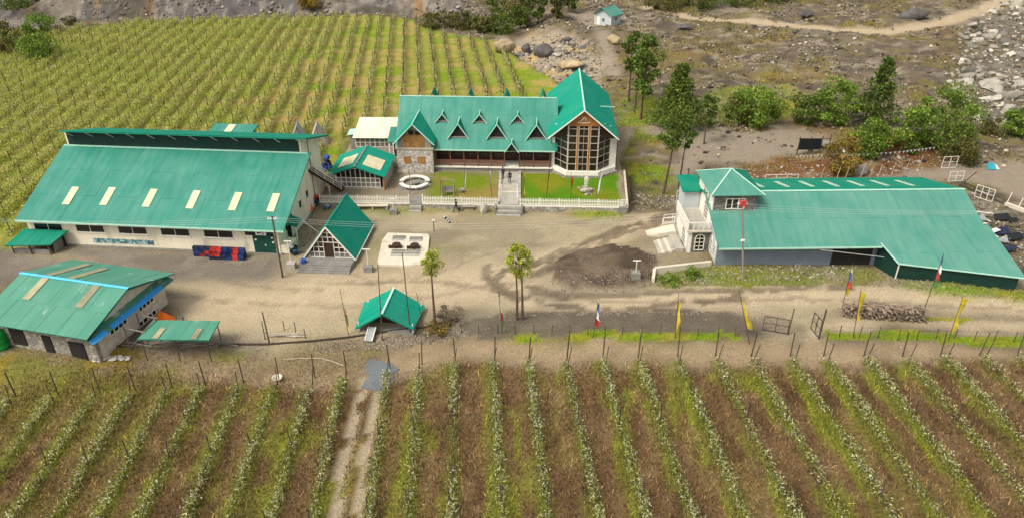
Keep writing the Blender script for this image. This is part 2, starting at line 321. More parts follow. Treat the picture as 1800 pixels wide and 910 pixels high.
R['near'] = region([(-600,730),(-50,662),(250,642),(420,652),(560,662),(690,652),(720,640),(800,628),(1000,632),(1200,640),(1500,641),(1810,634),(2400,660),(2400,1400),(-600,1400)])
R['verge'] = region([(-600,640),(0,615),(150,622),(240,606),(470,606),(610,595),(690,590),(640,640),(560,664),(420,654),(250,646),(-50,668),(-600,740)])
R['orch'] = region([(-1500,500),(-400,478),(20,440),(60,425),(500,440),(590,340),(625,225),(960,180),(1000,150),(935,108),(862,72),(780,56),(715,33),(640,26),(420,34),(200,40),(90,58),(-200,66),(-1500,70)])
TER = [(-24.2,83.75),(-24.2,84.6),(-24.6,97),(-24,112),(20,112),(15.6,100),(15.2,92),(14.3,82.2)]
TERF = [(-24.0,83.65),(-12.0,83.3),(-.4,82.75),(14.3,82.15)]
ter = pip(GX, GY, TER).astype(float); R['terr'] = ter
R['lawn1'] = region([(-10.6,84.0),(-1.9,83.5),(-1.9,92.6),(-10.6,93.4)], 1, False, w=True)
R['lawn2'] = region([(1.1,83.3),(13.4,82.9),(14.2,92.8),(1.1,92.6)], 0, False, w=True)
R['mound'] = region([(965,488),(955,474),(1000,450),(1060,433),(1140,446),(1150,470),(1148,496),(1090,508),(1000,510)], 0, .6)
R['bed'] = region([(800,572),(830,560),(900,549),(1010,548),(1290,546),(1335,575),(1290,587),(1050,590),(900,590),(830,586)], 0, .35)
R['gravel'] = np.maximum.reduce([region([(100,436),(495,448),(500,478),(430,496),(300,500),(150,458)]), region([(-400,470),(40,442),(130,462),(0,505),(-400,520)]), region([(240,590),(470,598),(470,606),(240,612)])])*.8
R['greyroad'] = np.maximum.reduce([region([(1090,210),(1200,215),(1280,235),(1400,228),(1460,250),(1390,275),(1330,285),(1240,285),(1200,330),(1170,320),(1200,260),(1090,225)]), region([(1640,290),(1700,280),(2200,310),(2200,400),(1800,355),(1740,325),(1690,318),(1500,316),(1300,312),(1300,300),(1500,312)]), stripe([(1060,70),(1068,100),(1076,132)], 1.6), region([(1000,40),(1090,38),(1110,55),(1030,62)])])
R['traffic'] = np.maximum.reduce([stripe([(300,545),(480,535),(640,515),(780,500),(880,500)], 4.2, 3), stripe([(870,500),(930,530),(1010,537),(1150,530),(1300,522),(1500,520),(1700,530),(1900,550)], 1.7, 1), stripe([(1200,372),(1130,392),(1050,425),(960,458),(890,480)], 1.6, 1), stripe([(1440,590),(1440,572),(1500,572),(1650,574),(1850,582)], .9, 1)])
R['bank'] = region([(1160,480),(1250,467),(1300,466),(1420,470),(1540,472),(1575,490),(1810,506),(1900,530),(1700,519),(1540,500),(1300,502),(1160,503)], 0, .5)
R['stream'] = region([(1700,55),(1760,25),(1850,0),(1900,0),(1900,260),(1760,215),(1700,200),(1675,150)], 5, 3.0)
R['hroad'] = stripe([(1900,-30),(1800,0),(1720,35),(1640,56),(1560,67),(1480,66),(1380,56),(1290,50),(1210,46),(1140,30)], 2.3)
R['red'] = region([(1290,292),(1380,275),(1500,275),(1560,250),(1690,232),(1680,270),(1650,296),(1500,318),(1300,318)])*.85
R['grassR'] = np.maximum.reduce([region([(1085,185),(1130,175),(1180,195),(1150,230),(1195,250),(1185,290),(1200,330),(1120,345),(1098,300)])*st_(fbm(GX, GY, 5, 88), .36, .56)*.85, region([(1175,480),(1260,468),(1400,478),(1300,500),(1160,500)])*.55, region([(1560,492),(1810,505),(1900,530),(1700,520),(1560,500)])*.9, region([(880,590),(1300,592),(1330,596),(880,600)])*.3,
   region([(1000,583),(1290,584),(1310,592),(1000,594)], 0, .35), region([(905,586),(950,586),(950,596),(905,596)], 0, .35), region([(1450,580),(1640,584),(1810,592),(2300,620),(2300,632),(1810,608),(1600,598),(1450,596)], 0, .4), region([(1500,548),(1640,560),(1720,556),(1700,566),(1560,564),(1480,552)], 0, .4), region([(1010,368),(1095,370),(1090,386),(1000,384)])*.9, region([(560,362),(880,372),(880,380),(560,375)])*.5, region([(1230,170),(1400,150),(1430,200),(1240,215)])*.5])
R['gully'] = region([(900,60),(1010,65),(1060,110),(1050,160),(1000,150),(940,115),(890,90)])
cliff = region([(-3000,62),(-200,62),(60,52),(90,40),(200,34),(420,27),(640,19),(715,26),(780,44),(850,50),(830,20),(760,-20),(760,-70),(-3000,-70)], 2)

# heights
st_ = lambda v, a, b: np.clip((v-a)/(b-a), 0, 1)
HZ = (fbm(GX, GY, 6, 21)-.5)*.18
drop = np.interp(GX, [-60, -12, 4, 16], [.9, .9, .55, .25])
south = blur(pip(GX+(wx-GX)*.3, GY+(wy-GY)*.3, wpoly([(-2500,700),(-100,668),(100,655),(200,632),(240,610),(470,607),(610,595),(690,584),(760,578),(800,576),(900,592),(1050,594),(1300,596),(1900,606),(3000,640),(3000,1600),(-2500,1600)])).astype(float), 2)
HZ -= drop*south
hill = np.clip((GX-17)/12, 0, 1)*np.clip((GY-88)/14, 0, 1)
hill = np.maximum(hill, np.clip((GX-2)/8, 0, 1)*np.clip((GY-116)/10, 0, 1))*(1-R['orch'])
road = np.clip(R['greyroad']+R['hroad'], 0, 1)
HZ += hill*(1-.8*road)*((fbm(GX, GY, 10, 22)-.45)*2.2+(fbm(GX, GY, 2.6, 23, 4)-.5)*1.3)
tt = (GY+(fbm(GX, GY, 22, 27)-.5)*40)/15; fr_ = tt-np.floor(tt); roadn = np.clip(blur(road, 8)*2.2, 0, 1); smask = st_(fbm(GX, GY, 16, 28), .42, .58)*(1-roadn)*(1-R['stream']); HZ += hill*smask*.9*np.where(fr_ < .14, fr_/.14, 1-(fr_-.14)/.86)
scarp = hill*(fr_ < .16)*smask
HZ += hill*np.clip((GY-150)/120, 0, 1)*6
HZ -= R['stream']*.9
HZ -= R['gully']*1.3; HZ += R['mound']*(.3+.7*(mid-.4)+.5*(sml-.45)); HZ += R['bed']*(sml-.5)*.25
bank = region([(1560,488),(1800,503),(1900,520),(1700,518),(1560,496)], 2); HZ += bank*.45
yard = region([(1152,472),(1250,464),(1300,480),(1420,476),(1420,468),(1300,462),(1240,440),(1200,440),(1165,450)], 1, False); HZ += yard*.25
edge = np.clip((GY-199)/6, 0, 1)
rise = np.clip((GY-207)/38, 0, 1)
HZ += cliff*(-2.5*np.clip((GY-196)/5, 0, 1)+rise*26+(fbm(GX, GY, 9, 25)-.5)*5*rise+(fbm(GX, GY, 3, 26)-.5)*2*edge)
HZ += R['orch']*(sml-.5)*.12 + R['near']*(sml-.5)*.14
ROW_A = math.radians(-3.6); tA = math.tan(ROW_A)
near_x0 = [-52.4,-48.9,-45.4,-42.0,-38.5,-35.2,-32.3,-29.3,-26.5,-23.3,-20.3,-17.3,-14.6,-10.8,-8.0,-5.0,-1.5,1.6,5.0,8.2,11.4,14.9,18.3,21.5,25.0,28.0,31.6,35.1,38.5,42.0,45.4,48.8]
ROW_B = math.radians(-7.0); tB = math.tan(ROW_B)
orch_x0 = [-.8-3.03*k for k in range(46)]                # x of each orchard row at y = 150
dn = np.full(GX.shape, 9.0)
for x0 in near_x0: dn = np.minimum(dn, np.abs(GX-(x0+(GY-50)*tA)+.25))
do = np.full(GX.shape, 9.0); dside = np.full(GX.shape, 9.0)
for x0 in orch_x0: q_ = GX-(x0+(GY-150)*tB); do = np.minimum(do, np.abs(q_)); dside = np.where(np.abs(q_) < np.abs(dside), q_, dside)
HZ += R['near']*np.exp(-(dn/.7)**2)*.12
HZ = np.where(ter > .5, .75, HZ)
HZ -= R['wheel']*.10

# colours (materials of the place, plus row shade painted into the orchard ground)
def c(*a): return np.array(a)
def mixc(base, m, col): return base*(1-m[..., None])+np.asarray(col)*m[..., None]
st = lambda v, a, b: np.clip((v-a)/(b-a), 0, 1)
COL = np.ones(GX.shape+(3,))*c(.145, .112, .074)
COL = mixc(COL, st(mid, .40, .60)*.85, c(.125, .098, .066)); COL = mixc(COL, st(fbm(GX, GY, 9, 41), .50, .63)*st(sml, .3, .6)*.7, c(.155, .135, .03)); COL = mixc(COL, st(fbm(GX*.6, GY, 1.7, 91, 3), .54, .66)*.75, c(.27, .225, .165)); COL = mixc(COL, st(fbm(GX*.6, GY, 1.5, 92, 3), .56, .68)*.7, c(.055, .045, .035))
COL = mixc(COL, st(fbm(GX, GY, 12, 47), .62, .72)*.45, c(.21, .13, .035))
COL = mixc(COL, scarp*.6, c(.085, .068, .052)); COL = mixc(COL, R['stream']*.8, mixc(np.ones(GX.shape+(3,))*c(.17, .15, .12), st(sml, .45, .6)*.7, c(.075, .066, .055)))
COL = mixc(COL, hill*st(fbm(GX, GY*1.4, 6, 95), .56, .66)*st(sml, .35, .6)*.55*(1-R['stream']), c(.18, .15, .03))
og = mixc(np.ones(GX.shape+(3,))*c(.25, .25, .04), st(mid, .43, .56), c(.185, .26, .014)); og = mixc(og, st(fbm(GX, GY*1.7, 6, 43), .52, .62)*.9, c(.37, .27, .085))
og = mixc(og, st(sml, .5, .7)*.5, c(.33, .28, .11)); og = mixc(og, np.exp(-(do/.35)**2)*.5, c(.12, .085, .04)); og = mixc(og, np.exp(-((dside-.85)/.38)**2)*(.55+.35*np.clip((-GX-25)/30, 0, 1))*st(fbm(GX, GY, 5, 89), .25, .45), c(.105, .082, .03))  # last mix: dark strip right of each row, the row's shadow painted as colour
og = mixc(og, np.clip((-GX-35)/30, 0, 1)*.45, c(.24, .27, .05))
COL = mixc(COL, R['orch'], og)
ng = mixc(np.ones(GX.shape+(3,))*c(.148, .092, .042), st(sml, .4, .7)*.7, c(.215, .142, .07)); ng = mixc(ng, st(fbm(GX*1.5, GY*.35, 3, 93), .57, .68)*.6, c(.215, .17, .055)); ng = mixc(ng, st(fbm(GX*1.8, GY*.3, 2.2, 46), .63, .70)*.6, c(.19, .22, .02)); ng = mixc(ng, st(fbm(GX*1.6, GY*.5, 1.6, 94, 3), .55, .68)*.6, c(.08, .048, .022))
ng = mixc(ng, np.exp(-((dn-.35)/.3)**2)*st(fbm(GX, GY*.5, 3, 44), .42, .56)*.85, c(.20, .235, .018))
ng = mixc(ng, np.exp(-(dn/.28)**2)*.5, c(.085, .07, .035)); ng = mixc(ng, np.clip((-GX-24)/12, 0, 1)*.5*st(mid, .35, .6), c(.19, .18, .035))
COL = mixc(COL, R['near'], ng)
vg = mixc(np.ones(GX.shape+(3,))*c(.23, .175, .095), st(mid, .44, .60)*.8, c(.19, .185, .03)); vg = mixc(vg, st(fbm(GX, GY, 3, 45), .54, .64)*np.clip((-GX-20)/15, .2, 1)*.8, c(.30, .205, .02)); COL = mixc(COL, R['verge'], vg)
ct = mixc(np.ones(GX.shape+(3,))*c(.335, .275, .17), st(mid, .42, .62)*.7, c(.26, .215, .14)); ct = mixc(ct, st(fbm(GX, GY*1.6, 5, 96), .50, .62)*.5, c(.40, .325, .21)); ct = mixc(ct, st(fbm(GX*.45, GY*1.2, 4, 48), .56, .66)*.55, c(.205, .165, .11)); ct = mixc(ct, st(fbm(GX, GY, 6, 97), .56, .64)*.5*np.clip((GY-68)/8, 0, 1), c(.22, .205, .07)); ct = mixc(ct, R['traffic']*.9, mixc(np.ones(GX.shape+(3,))*c(.475, .375, .24), st(sml, .5, .7)*.35, c(.37, .29, .185)))
COL = mixc(COL, R['court'], ct); COL = mixc(COL, R['track'], mixc(np.ones(GX.shape+(3,))*c(.32, .235, .14), st(sml, .45, .7)*.6, c(.22, .165, .10)))
COL = mixc(COL, R['wheel'], c(.36, .29, .19))
for pts, w, a in (([(1190,372),(1110,395),(1050,420),(980,455),(900,470),(868,490),(890,515),(960,535),(1100,545),(1300,520)], .5, .85), ([(1175,380),(1080,402),(1010,432),(945,462),(885,478)], .45, .75), ([(868,470),(858,488),(872,510),(905,528)], .5, .7), ([(1040,440),(960,470),(925,490),(935,512),(990,522)], .5, .7), ([(1180,385),(1090,412),(1000,452),(925,480),(920,500),(1000,520),(1200,512),(1500,505)], .45, .75), ([(560,500),(760,490),(900,520),(1100,530),(1400,525),(1800,545)], .35, .45), ([(300,520),(600,540),(900,500)], .4, .35), ([(600,470),(660,500),(800,470),(880,440)], .3, .35), ([(320,470),(420,500),(560,510)], .35, .4), ([(1400,600),(1420,570),(1480,550),(1800,560)], .5, .3)):
    rut = stripe(pts, w, 0)*st(sml, .22, .4); COL = mixc(COL, rut*a, c(.15, .115, .075)); HZ -= rut*.05
COL = mixc(COL, R['gravel'], mixc(np.ones(GX.shape+(3,))*c(.155, .13, .11), st(sml, .5, .7)*.6, c(.26, .225, .18)))
COL = mixc(COL, R['mound'], mixc(np.ones(GX.shape+(3,))*c(.082, .058, .039), st(sml, .46, .66)*.7, c(.165, .122, .082))); COL = mixc(COL, R['mound']*st(fbm(GX, GY, 3, 98), .52, .6)*.3, c(.22, .17, .11)); COL = mixc(COL, R['bank'], mixc(mixc(np.ones(GX.shape+(3,))*c(.27, .225, .145), st(sml, .4, .6)*.8, c(.19, .18, .045)), st(mid, .5, .62)*.6, c(.155, .19, .02)))
COL = mixc(COL, R['bed'], mixc(np.ones(GX.shape+(3,))*c(.125, .100, .072), st(sml, .5, .7)*.6, c(.17, .145, .095)))
COL = mixc(COL, R['greyroad'], c(.265, .215, .155)); COL = mixc(COL, R['hroad'], c(.40, .31, .20)); COL = mixc(COL, R['red'], mixc(np.ones(GX.shape+(3,))*c(.16, .065, .022), st(sml, .5, .7), c(.22, .15, .07)))
gr = mixc(np.ones(GX.shape+(3,))*c(.165, .235, .012), st(sml, .45, .7), c(.26, .25, .03)); COL = mixc(COL, R['grassR']*st(sml+.25*mid, .25, .45), gr)
COL = mixc(COL, ter*(1-np.maximum(R['lawn1'], R['lawn2'])), c(.27, .225, .15))
COL = mixc(COL, R['lawn1'], mixc(mixc(np.ones(GX.shape+(3,))*c(.15, .20, .012), st(mid, .45, .58), c(.27, .20, .05)), st(sml, .5, .7)*.4, c(.20, .16, .05)))
COL = mixc(COL, R['lawn2'], mixc(np.ones(GX.shape+(3,))*c(.085, .20, .008), st(fbm(GX, GY, 5, 49), .4, .62), c(.19, .195, .012)))
COL = mixc(COL, R['gully'], mixc(np.ones(GX.shape+(3,))*c(.30, .25, .18), st(mid, .5, .62), c(.44, .31, .13)))
cl = mixc(np.ones(GX.shape+(3,))*c(.105, .095, .085), st(fbm(GX, GY*.3, 6, 51), .5, .62), c(.17, .14, .11)); cl = mixc(cl, st(fbm(GX*1.0, GY*.25, 5, 52), .64, .72)*.6, c(.30, .17, .06)); cl = mixc(cl, st(sml, .55, .7)*.4, c(.36, .32, .26)); cl = mixc(cl, st(fbm(GX, GY, 8, 53), .56, .62)*.7, c(.07, .06, .04))
COL = mixc(COL, np.clip(cliff*1.2, 0, 1)*(1-R['orch']), cl)
COL *= (.92+.16*fbm(GX, GY, .9, 61, 2))[..., None]

ny, nx = GX.shape
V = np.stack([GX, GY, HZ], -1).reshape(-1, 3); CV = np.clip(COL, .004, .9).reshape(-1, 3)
ids = np.arange(ny*nx).reshape(ny, nx); Q = np.stack([ids[:-1, :-1], ids[:-1, 1:], ids[1:, 1:], ids[1:, :-1]], -1)
cen = lambda m: (m[:-1, :-1]+m[1:, 1:]+m[1:, :-1]+m[:-1, 1:])/4
REG = np.zeros((ny-1, nx-1), int)
for k, nm in ((1, 'near'), (2, 'orch'), (4, 'verge'), (3, 'court'), (5, 'track'), (6, 'greyroad'), (7, 'hroad')): REG[cen(R[nm]) > .5] = k
REG[cen(cliff) > .6] = 8; REG[cen(ter) > .4] = 9; REG[cen(np.maximum(R['lawn1'], R['lawn2'])) > .5] = 10; REG[cen(R['mound']) > .5] = 11; REG[cen(R['bed']) > .5] = 12
M['ground'] = vcmat('soil_grass_and_gravel', rough=.95, fine=(5.5, .40, .8), spec=.08)
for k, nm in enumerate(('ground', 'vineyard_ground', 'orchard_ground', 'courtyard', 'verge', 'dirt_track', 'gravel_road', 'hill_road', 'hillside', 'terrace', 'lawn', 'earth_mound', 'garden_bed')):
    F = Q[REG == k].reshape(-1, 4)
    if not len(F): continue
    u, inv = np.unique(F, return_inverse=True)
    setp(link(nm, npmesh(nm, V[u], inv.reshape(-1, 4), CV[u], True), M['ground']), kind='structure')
def Hz(x, y):
    i = np.clip(np.searchsorted(gx, x)-1, 0, nx-2); j = np.clip(np.searchsorted(gy, y)-1, 0, ny-2)
    fx = (x-gx[i])/(gx[i+1]-gx[i]); fy = (y-gy[j])/(gy[j+1]-gy[j])
    return (HZ[j, i]*(1-fx)+HZ[j, i+1]*fx)*(1-fy)+(HZ[j+1, i]*(1-fx)+HZ[j+1, i+1]*fx)*fy
def colat(x, y):
    i = np.clip(np.searchsorted(gx, x), 0, nx-1); j = np.clip(np.searchsorted(gy, y), 0, ny-1); return COL[j, i]
def regat(x, y, nm):
    i = np.clip(np.searchsorted(gx, x), 0, nx-1); j = np.clip(np.searchsorted(gy, y), 0, ny-1); return R[nm][j, i]
def at(px, py):
    z = 0.0
    for _ in range(8): p = at0(px, py, z); z = z*.5+.5*float(Hz(p[0], p[1]))
    p = at0(px, py, z); return Vector((p[0], p[1], float(Hz(p[0], p[1]))))

# ------------------------------------------------------------------ building helpers
Z = Vector((0, 0, 1))
def lerp4(A, B, Cc, D, u, v):
    A, B, Cc, D = map(Vector, (A, B, Cc, D)); return (A*(1-u)+B*u)*(1-v)+(D*(1-u)+Cc*u)*v
def roof(root, A, B, Cc, D, nu, nv, m, name='roof', t=.07, under='roof_deep', label=None):
    """deck with overlapping sheets laid on it; A,B eave left/right, C,D top right/left"""
    n = (Vector(B)-Vector(A)).cross(Vector(D)-Vector(A)).normalized()
    dk = MB()
    for i in range(nu):
        for j in range(nv): dk.slab([lerp4(A, B, Cc, D, (i+a)/nu, (j+b)/nv)-n*.01 for a, b in ((0, 0), (1, 0), (1, 1), (0, 1))], t)
    r = part(name, dk, M[under], root, label=label)
    for i in range(nu):
        for j in range(nv):
            ov = .04/max(.1, (Vector(D)-Vector(A)).length) if j else 0; g = .006/max(.5, (Vector(B)-Vector(A)).length)
            q = [lerp4(A, B, Cc, D, (i+a)/nu+(g if a == 0 else -g), (j+b)/nv-(ov if b == 0 else 0)) for a, b in ((0, 0), (1, 0), (1, 1), (0, 1))]
            lift = .012+.014*((i+j) % 2)+.012*j+random.random()*.006
            part('roof_sheet', MB().slab([p+n*(lift+.02) for p in q], .02), M[m], r)
    return r
def patch(root, A, B, Cc, D, u0, u1, v0, v1, m, name='skylight_panel', lift=.12, parent=None):
    n = (Vector(B)-Vector(A)).cross(Vector(D)-Vector(A)).normalized()
    q = [lerp4(A, B, Cc, D, u, v)+n*lift for u, v in ((u0, v0), (u1, v0), (u1, v1), (u0, v1))]
    return part(name, MB().slab(q, .05), M[m], parent or root)
def window(parent, O, U, N, w, h, cols=1, rows=1, fm='white', gm='glass', fw=.06, split=False, name='window', V=Z, depth=.07, label=None):
    """frame with mullions standing proud of the wall and panes behind it; O = lower left corner"""
    mb = MB()
    for k in range(cols+1): mb.obox(O, U, V, N, w*k/cols-(fw/2 if 0 < k < cols else (0 if k == 0 else fw)), w*k/cols+(fw/2 if 0 < k < cols else (fw if k == 0 else 0)), 0, h, 0, depth)
    for k in range(rows+1): mb.obox(O, U, V, N, 0, w, h*k/rows-(fw/2 if 0 < k < rows else (0 if k == 0 else fw)), h*k/rows+(fw/2 if 0 < k < rows else (fw if k == 0 else 0)), .002, depth-.004)
    f = part(name, mb, M[fm], parent, label=label)
    if split:
        for i in range(cols):
            for j in range(rows): part('pane', MB().obox(O, U, V, N, w*i/cols+.01, w*(i+1)/cols-.01, h*j/rows+.01, h*(j+1)/rows-.01, .012, .03), M[gm], f)
    else: part('pane', MB().obox(O, U, V, N, .01, w-.01, .01, h-.01, .012, .03), M[gm], f)
    return f
def archwin(parent, O, U, N, w, h, cols, rows, fm='white', gm='glass', name='arched_window'):
    """arched window: O = centre of the sill"""
    O, U, N = Vector(O), Vector(U), Vector(N); r = w/2; s = h-r; P = lambda u, v, n: O+U*u+Z*v+N*n
    arc = [(r*math.cos(a), s+r*math.sin(a)) for a in np.linspace(0, math.pi, 9)]
    mb = MB(); out = [(r, 0)]+arc+[(-r, 0)]
    for a, b in zip(out, out[1:]+out[:1]): mb.bar(P(*a, .04), P(*b, .04), .08, .08)
    for k in range(1, cols): u = -r+w*k/cols; mb.bar(P(u, 0, .04), P(u, s+math.sqrt(max(0, r*r-u*u)), .04), .05)
    for k in range(1, rows+1): v = s*k/rows; mb.bar(P(-r, v, .035), P(r, v, .035), .05)
    f = part(name, mb, M[fm], parent)
    k = len(out); q = [P(a, b, .025) for a, b in out]; part('pane', MB().slab(q, .02) if (q[1]-q[0]).cross(q[2]-q[0]).dot(N) > 0 else MB().slab(q[::-1], .02), M[gm], f)
    return f
def wallslab(root, prof, axis, pos, t, m, name='wall', label=None):
    """wall from a 2-d outline; axis 'u' = plane at u=pos spanning v,z; axis 'v' = plane at v=pos spanning u,z"""
    mb = MB(); k = len(prof); f = (lambda a, z, q: (q, a, z)) if axis == 'u' else (lambda a, z, q: (a, q, z))
    vs = [f(a, z, pos) for a, z in prof]+[f(a, z, pos+t) for a, z in prof]
    mb.add(vs, [tuple(range(k)), tuple(range(2*k-1, k-1, -1))]+[(i, k+i, k+(i+1) % k, (i+1) % k) for i in range(k)])
    return part(name, mb, M[m], root, label=label)
def local(root, p):
    c_, s_ = math.cos(-root.rotation_euler.z), math.sin(-root.rotation_euler.z); d = Vector(p)-root.location
    return Vector((d.x*c_-d.y*s_, d.x*s_+d.y*c_, d.z))
def onplane(root, px, py, P0, n):
    """where the sight line of a picture point meets a plane given in the building's own frame"""
    o = local(root, (0, 0, CAMZ)); q = local(root, Vector((0, 0, CAMZ))+Vector(ray(px, py))); d = q-o; n = Vector(n)
    return o+d*((Vector(P0)-o).dot(n)/d.dot(n))
R_ = math.radians

# ------------------------------------------------------------------ the long warehouse
wh = thing('warehouse', 'long cream warehouse with big green sheet roof and raised dark clerestory', 'warehouse', (-54.56, 74.39, 0), R_(-5))
part('plinth', MB().box(-.25, 29.25, -.3, 16.4, -.3, .1), M['concd'], wh)
wallslab(wh, [(0, .1), (29, .1), (29, 3.62), (0, 3.62)], 'v', 0, .25, 'cream')
gp = [(.25, .1), (16.2, .1), (16.2, 7.7), (10.2, 9.6), (10.2, 7.85), (.25, 3.68)]
wallslab(wh, gp, 'u', 0, .25, 'cream'); wallslab(wh, gp, 'u', 28.75, .25, 'cream')
wallslab(wh, [(.25, .1), (28.75, .1), (28.75, 7.6), (.25, 7.6)], 'v', 15.95, .25, 'cream')
wallslab(wh, [(.3, 7.7), (28.7, 7.7), (28.7, 9.7), (.3, 9.7)], 'v', 10.05, .12, 'bgreen', 'clerestory_wall')
E1 = ((-.45, -1.0, 3.35), (30.15, -1.0, 3.35), (30.15, 10.2, 8.0), (-.45, 10.2, 8.0))
mr_ = roof(wh, *E1, 12, 3, 'roof', 'main_roof')
E2 = ((.2, 8.9, 10.2), (30.2, 8.9, 10.2), (30.2, 16.9, 7.72), (.2, 16.9, 7.72))
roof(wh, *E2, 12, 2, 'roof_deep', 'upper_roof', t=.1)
part('eave_trim', MB().box(-.46, 30.16, -1.06, -1.0, 3.22, 3.40), M['ridge'], wh)
part('flashing', MB().box(-.3, 29.8, 9.9, 10.02, 7.95, 8.10), M['ridge'], wh)
for k in range(12):
    u = .9+2.55*k
    part('brace', MB().bar((u, 9.05, 10.0), (u+.25, 10.03, 9.2), .07), M['white'], wh)
for i, (px, py) in enumerate(((125, 345), (190, 346), (264, 349), (340, 352), (414, 355), (481, 357))):
    p = onplane(wh, px, py, E1[0], (0, -4.65, 11.2)); u = (p.x+.45)/30.6; v = (p.y+1)/11.2
    patch(wh, *E1, u-.42/30.6, u+.42/30.6, v-1.35/12.1, v+1.35/12.1, 'skyl')
for i in range(5):
    window(wh, (.75+4.95*i, 0, 1.72), (1, 0, 0), (0, -1, 0), 3.35, .95, 2, 1); part('sill', MB().box(.65+4.95*i, 4.2+4.95*i, -.12, 0, 1.64, 1.715), M['white'], wh)
dw = window(wh, (25.3, 0, 2.2), (1, 0, 0), (0, -1, 0), 3.2, 1.0, 3, 1, fm='dgreen', name='transom_window')
d = part('door', MB().box(26.1, 28.55, -.09, 0, .05, 2.2), M['dgreen'], wh); part('door_seam', MB().box(27.31, 27.34, -.1, -.088, .08, 2.15), M['vdark'], d); part('door_handle', MB().box(27.4, 27.52, -.14, -.09, 1.0, 1.16), M['white'], d)
for (a, z) in ((26.3, 1.6), (28.2, 1.9), (28.25, 1.35)): part('notice', MB().box(a, a+.22, -.105, -.092, z, z+.2), M['white'], d)
sg = part('sign_board', MB().box(26.55, 27.75, -.16, -.08, 2.3, 3.05), M['white'], wh)
mb = MB()
for k in range(7):
    a = 2.6*k/6; mb.obox((27.25-.16*math.cos(a), -.165, 2.62+.14*math.sin(a)), (1, 0, 0), (0, 0, 1), (0, -1, 0), -.07, .07, -.06, .06, 0, .012)
mb.obox((26.88, -.165, 2.6), (1, 0, 0), (0, 0, 1), (0, -1, 0), -.13, .1, -.11, .12, 0, .012); mb.obox((27.42, -.165, 2.5), (1, 0, 0), (0, 0, 1), (0, -1, 0), -.12, .12, -.04, .05, 0, .012)
part('emblem', mb, M['black'], sg)
m, N, L, b = newmat('painted_mural'); tc = N.new('ShaderNodeTexCoord'); nz = N.new('ShaderNodeTexNoise'); nz.inputs['Scale'].default_value = 2.2; nz.inputs['Detail'].default_value = 6
cr = N.new('ShaderNodeValToRGB'); cr.color_ramp.elements[0].position = .36; cr.color_ramp.elements[0].color = (.03, .06, .07, 1); cr.color_ramp.elements[1].position = .66; cr.color_ramp.elements[1].color = (.55, .55, .48, 1)
e = cr.color_ramp.elements.new(.5); e.color = (.10, .26, .30, 1); L.new(tc.outputs['Object'], nz.inputs['Vector']); L.new(nz.outputs[0], cr.inputs[0]); L.new(cr.outputs[0], b.inputs['Base Color']); M['mural'] = m
mu_ = part('mural', MB().box(7.3, 14.4, -.05, 0, .42, 1.02), M['mural'], wh)
part('mural_frame', MB().box(7.2, 14.5, -.045, 0, .36, .415).box(7.2, 14.5, -.045, 0, 1.025, 1.08), M['cream'], mu_)
for (px, py, w, h) in ((539, 341, .85, 1.0), (527, 359, .85, 1.0), (511, 385, .95, 1.2), (503, 399, .8, 1.0)):
    p = onplane(wh, px, py, (29, 0, 0), (1, 0, 0)); window(wh, (29, p.y-w/2, p.z-h/2), (0, 1, 0), (1, 0, 0), w, h, 1, 1, fw=.05)
# side canopy over the side door, stair and rain pipe
part('side_door', MB().box(29, 29.08, 2.6, 3.6, .1, 2.0), M['vdark'], wh)
part('canopy', MB().slab([(29, 2.2, 2.75), (30.3, 2.2, 2.25), (30.3, 4.2, 2.25), (29, 4.2, 2.75)], .06), M['roof_deep'], wh)
part('canopy_post', MB().bar((30.2, 2.3, 0), (30.2, 2.3, 2.2), .08).bar((30.25, 4.1, 2.2), (32.2, 4.6, .1), .08), M['white'], wh)
part('side_parapet', MB().box(29, 30.2, .1, 2.1, 0, 1.0), M['cream'], wh)
part('rain_pipe', MB().bar((29.08, 12.2, .4), (29.08, 12.2, 8.8), .08), M['concd'], wh)
pt = onplane(wh, 541, 300, (29, 0, 0), (1, 0, 0)); pb = local(wh, at(601, 338)); pb.z += .1
sw = Vector((0, 1.1, 0)); st_ = part('stair', MB().slab([pt, pb, pb+sw, pt+sw][::-1], .14).slab([pt, pb, pb+sw, pt+sw], .14), M['darkwood'], wh)
nst = 11
for k in range(nst):
    p = pt.lerp(pb, (k+.5)/nst); part('tread', MB().box(p.x-.14, p.x+.14, p.y+.05, p.y+1.05, p.z+.03, p.z+.08), M['greywood'], st_)
mb = MB()
for off in (Vector((0, 0, 0)), sw):
    for h in (.35, .65, .95): mb.bar(pt+off+Z*h, pb+off+Z*h, .06)
    for k in range(5): p = pt.lerp(pb, k/4)+off; mb.bar(p, p+Z*.97, .055)
part('stair_railing', mb, M['wsteel'], st_)
part('stair_post', MB().bar((pt.lerp(pb, .55)+sw*.5)*1, Vector((pt.lerp(pb, .55).x, pt.lerp(pb, .55).y+.5, 0)), .1), M['white'], st_)

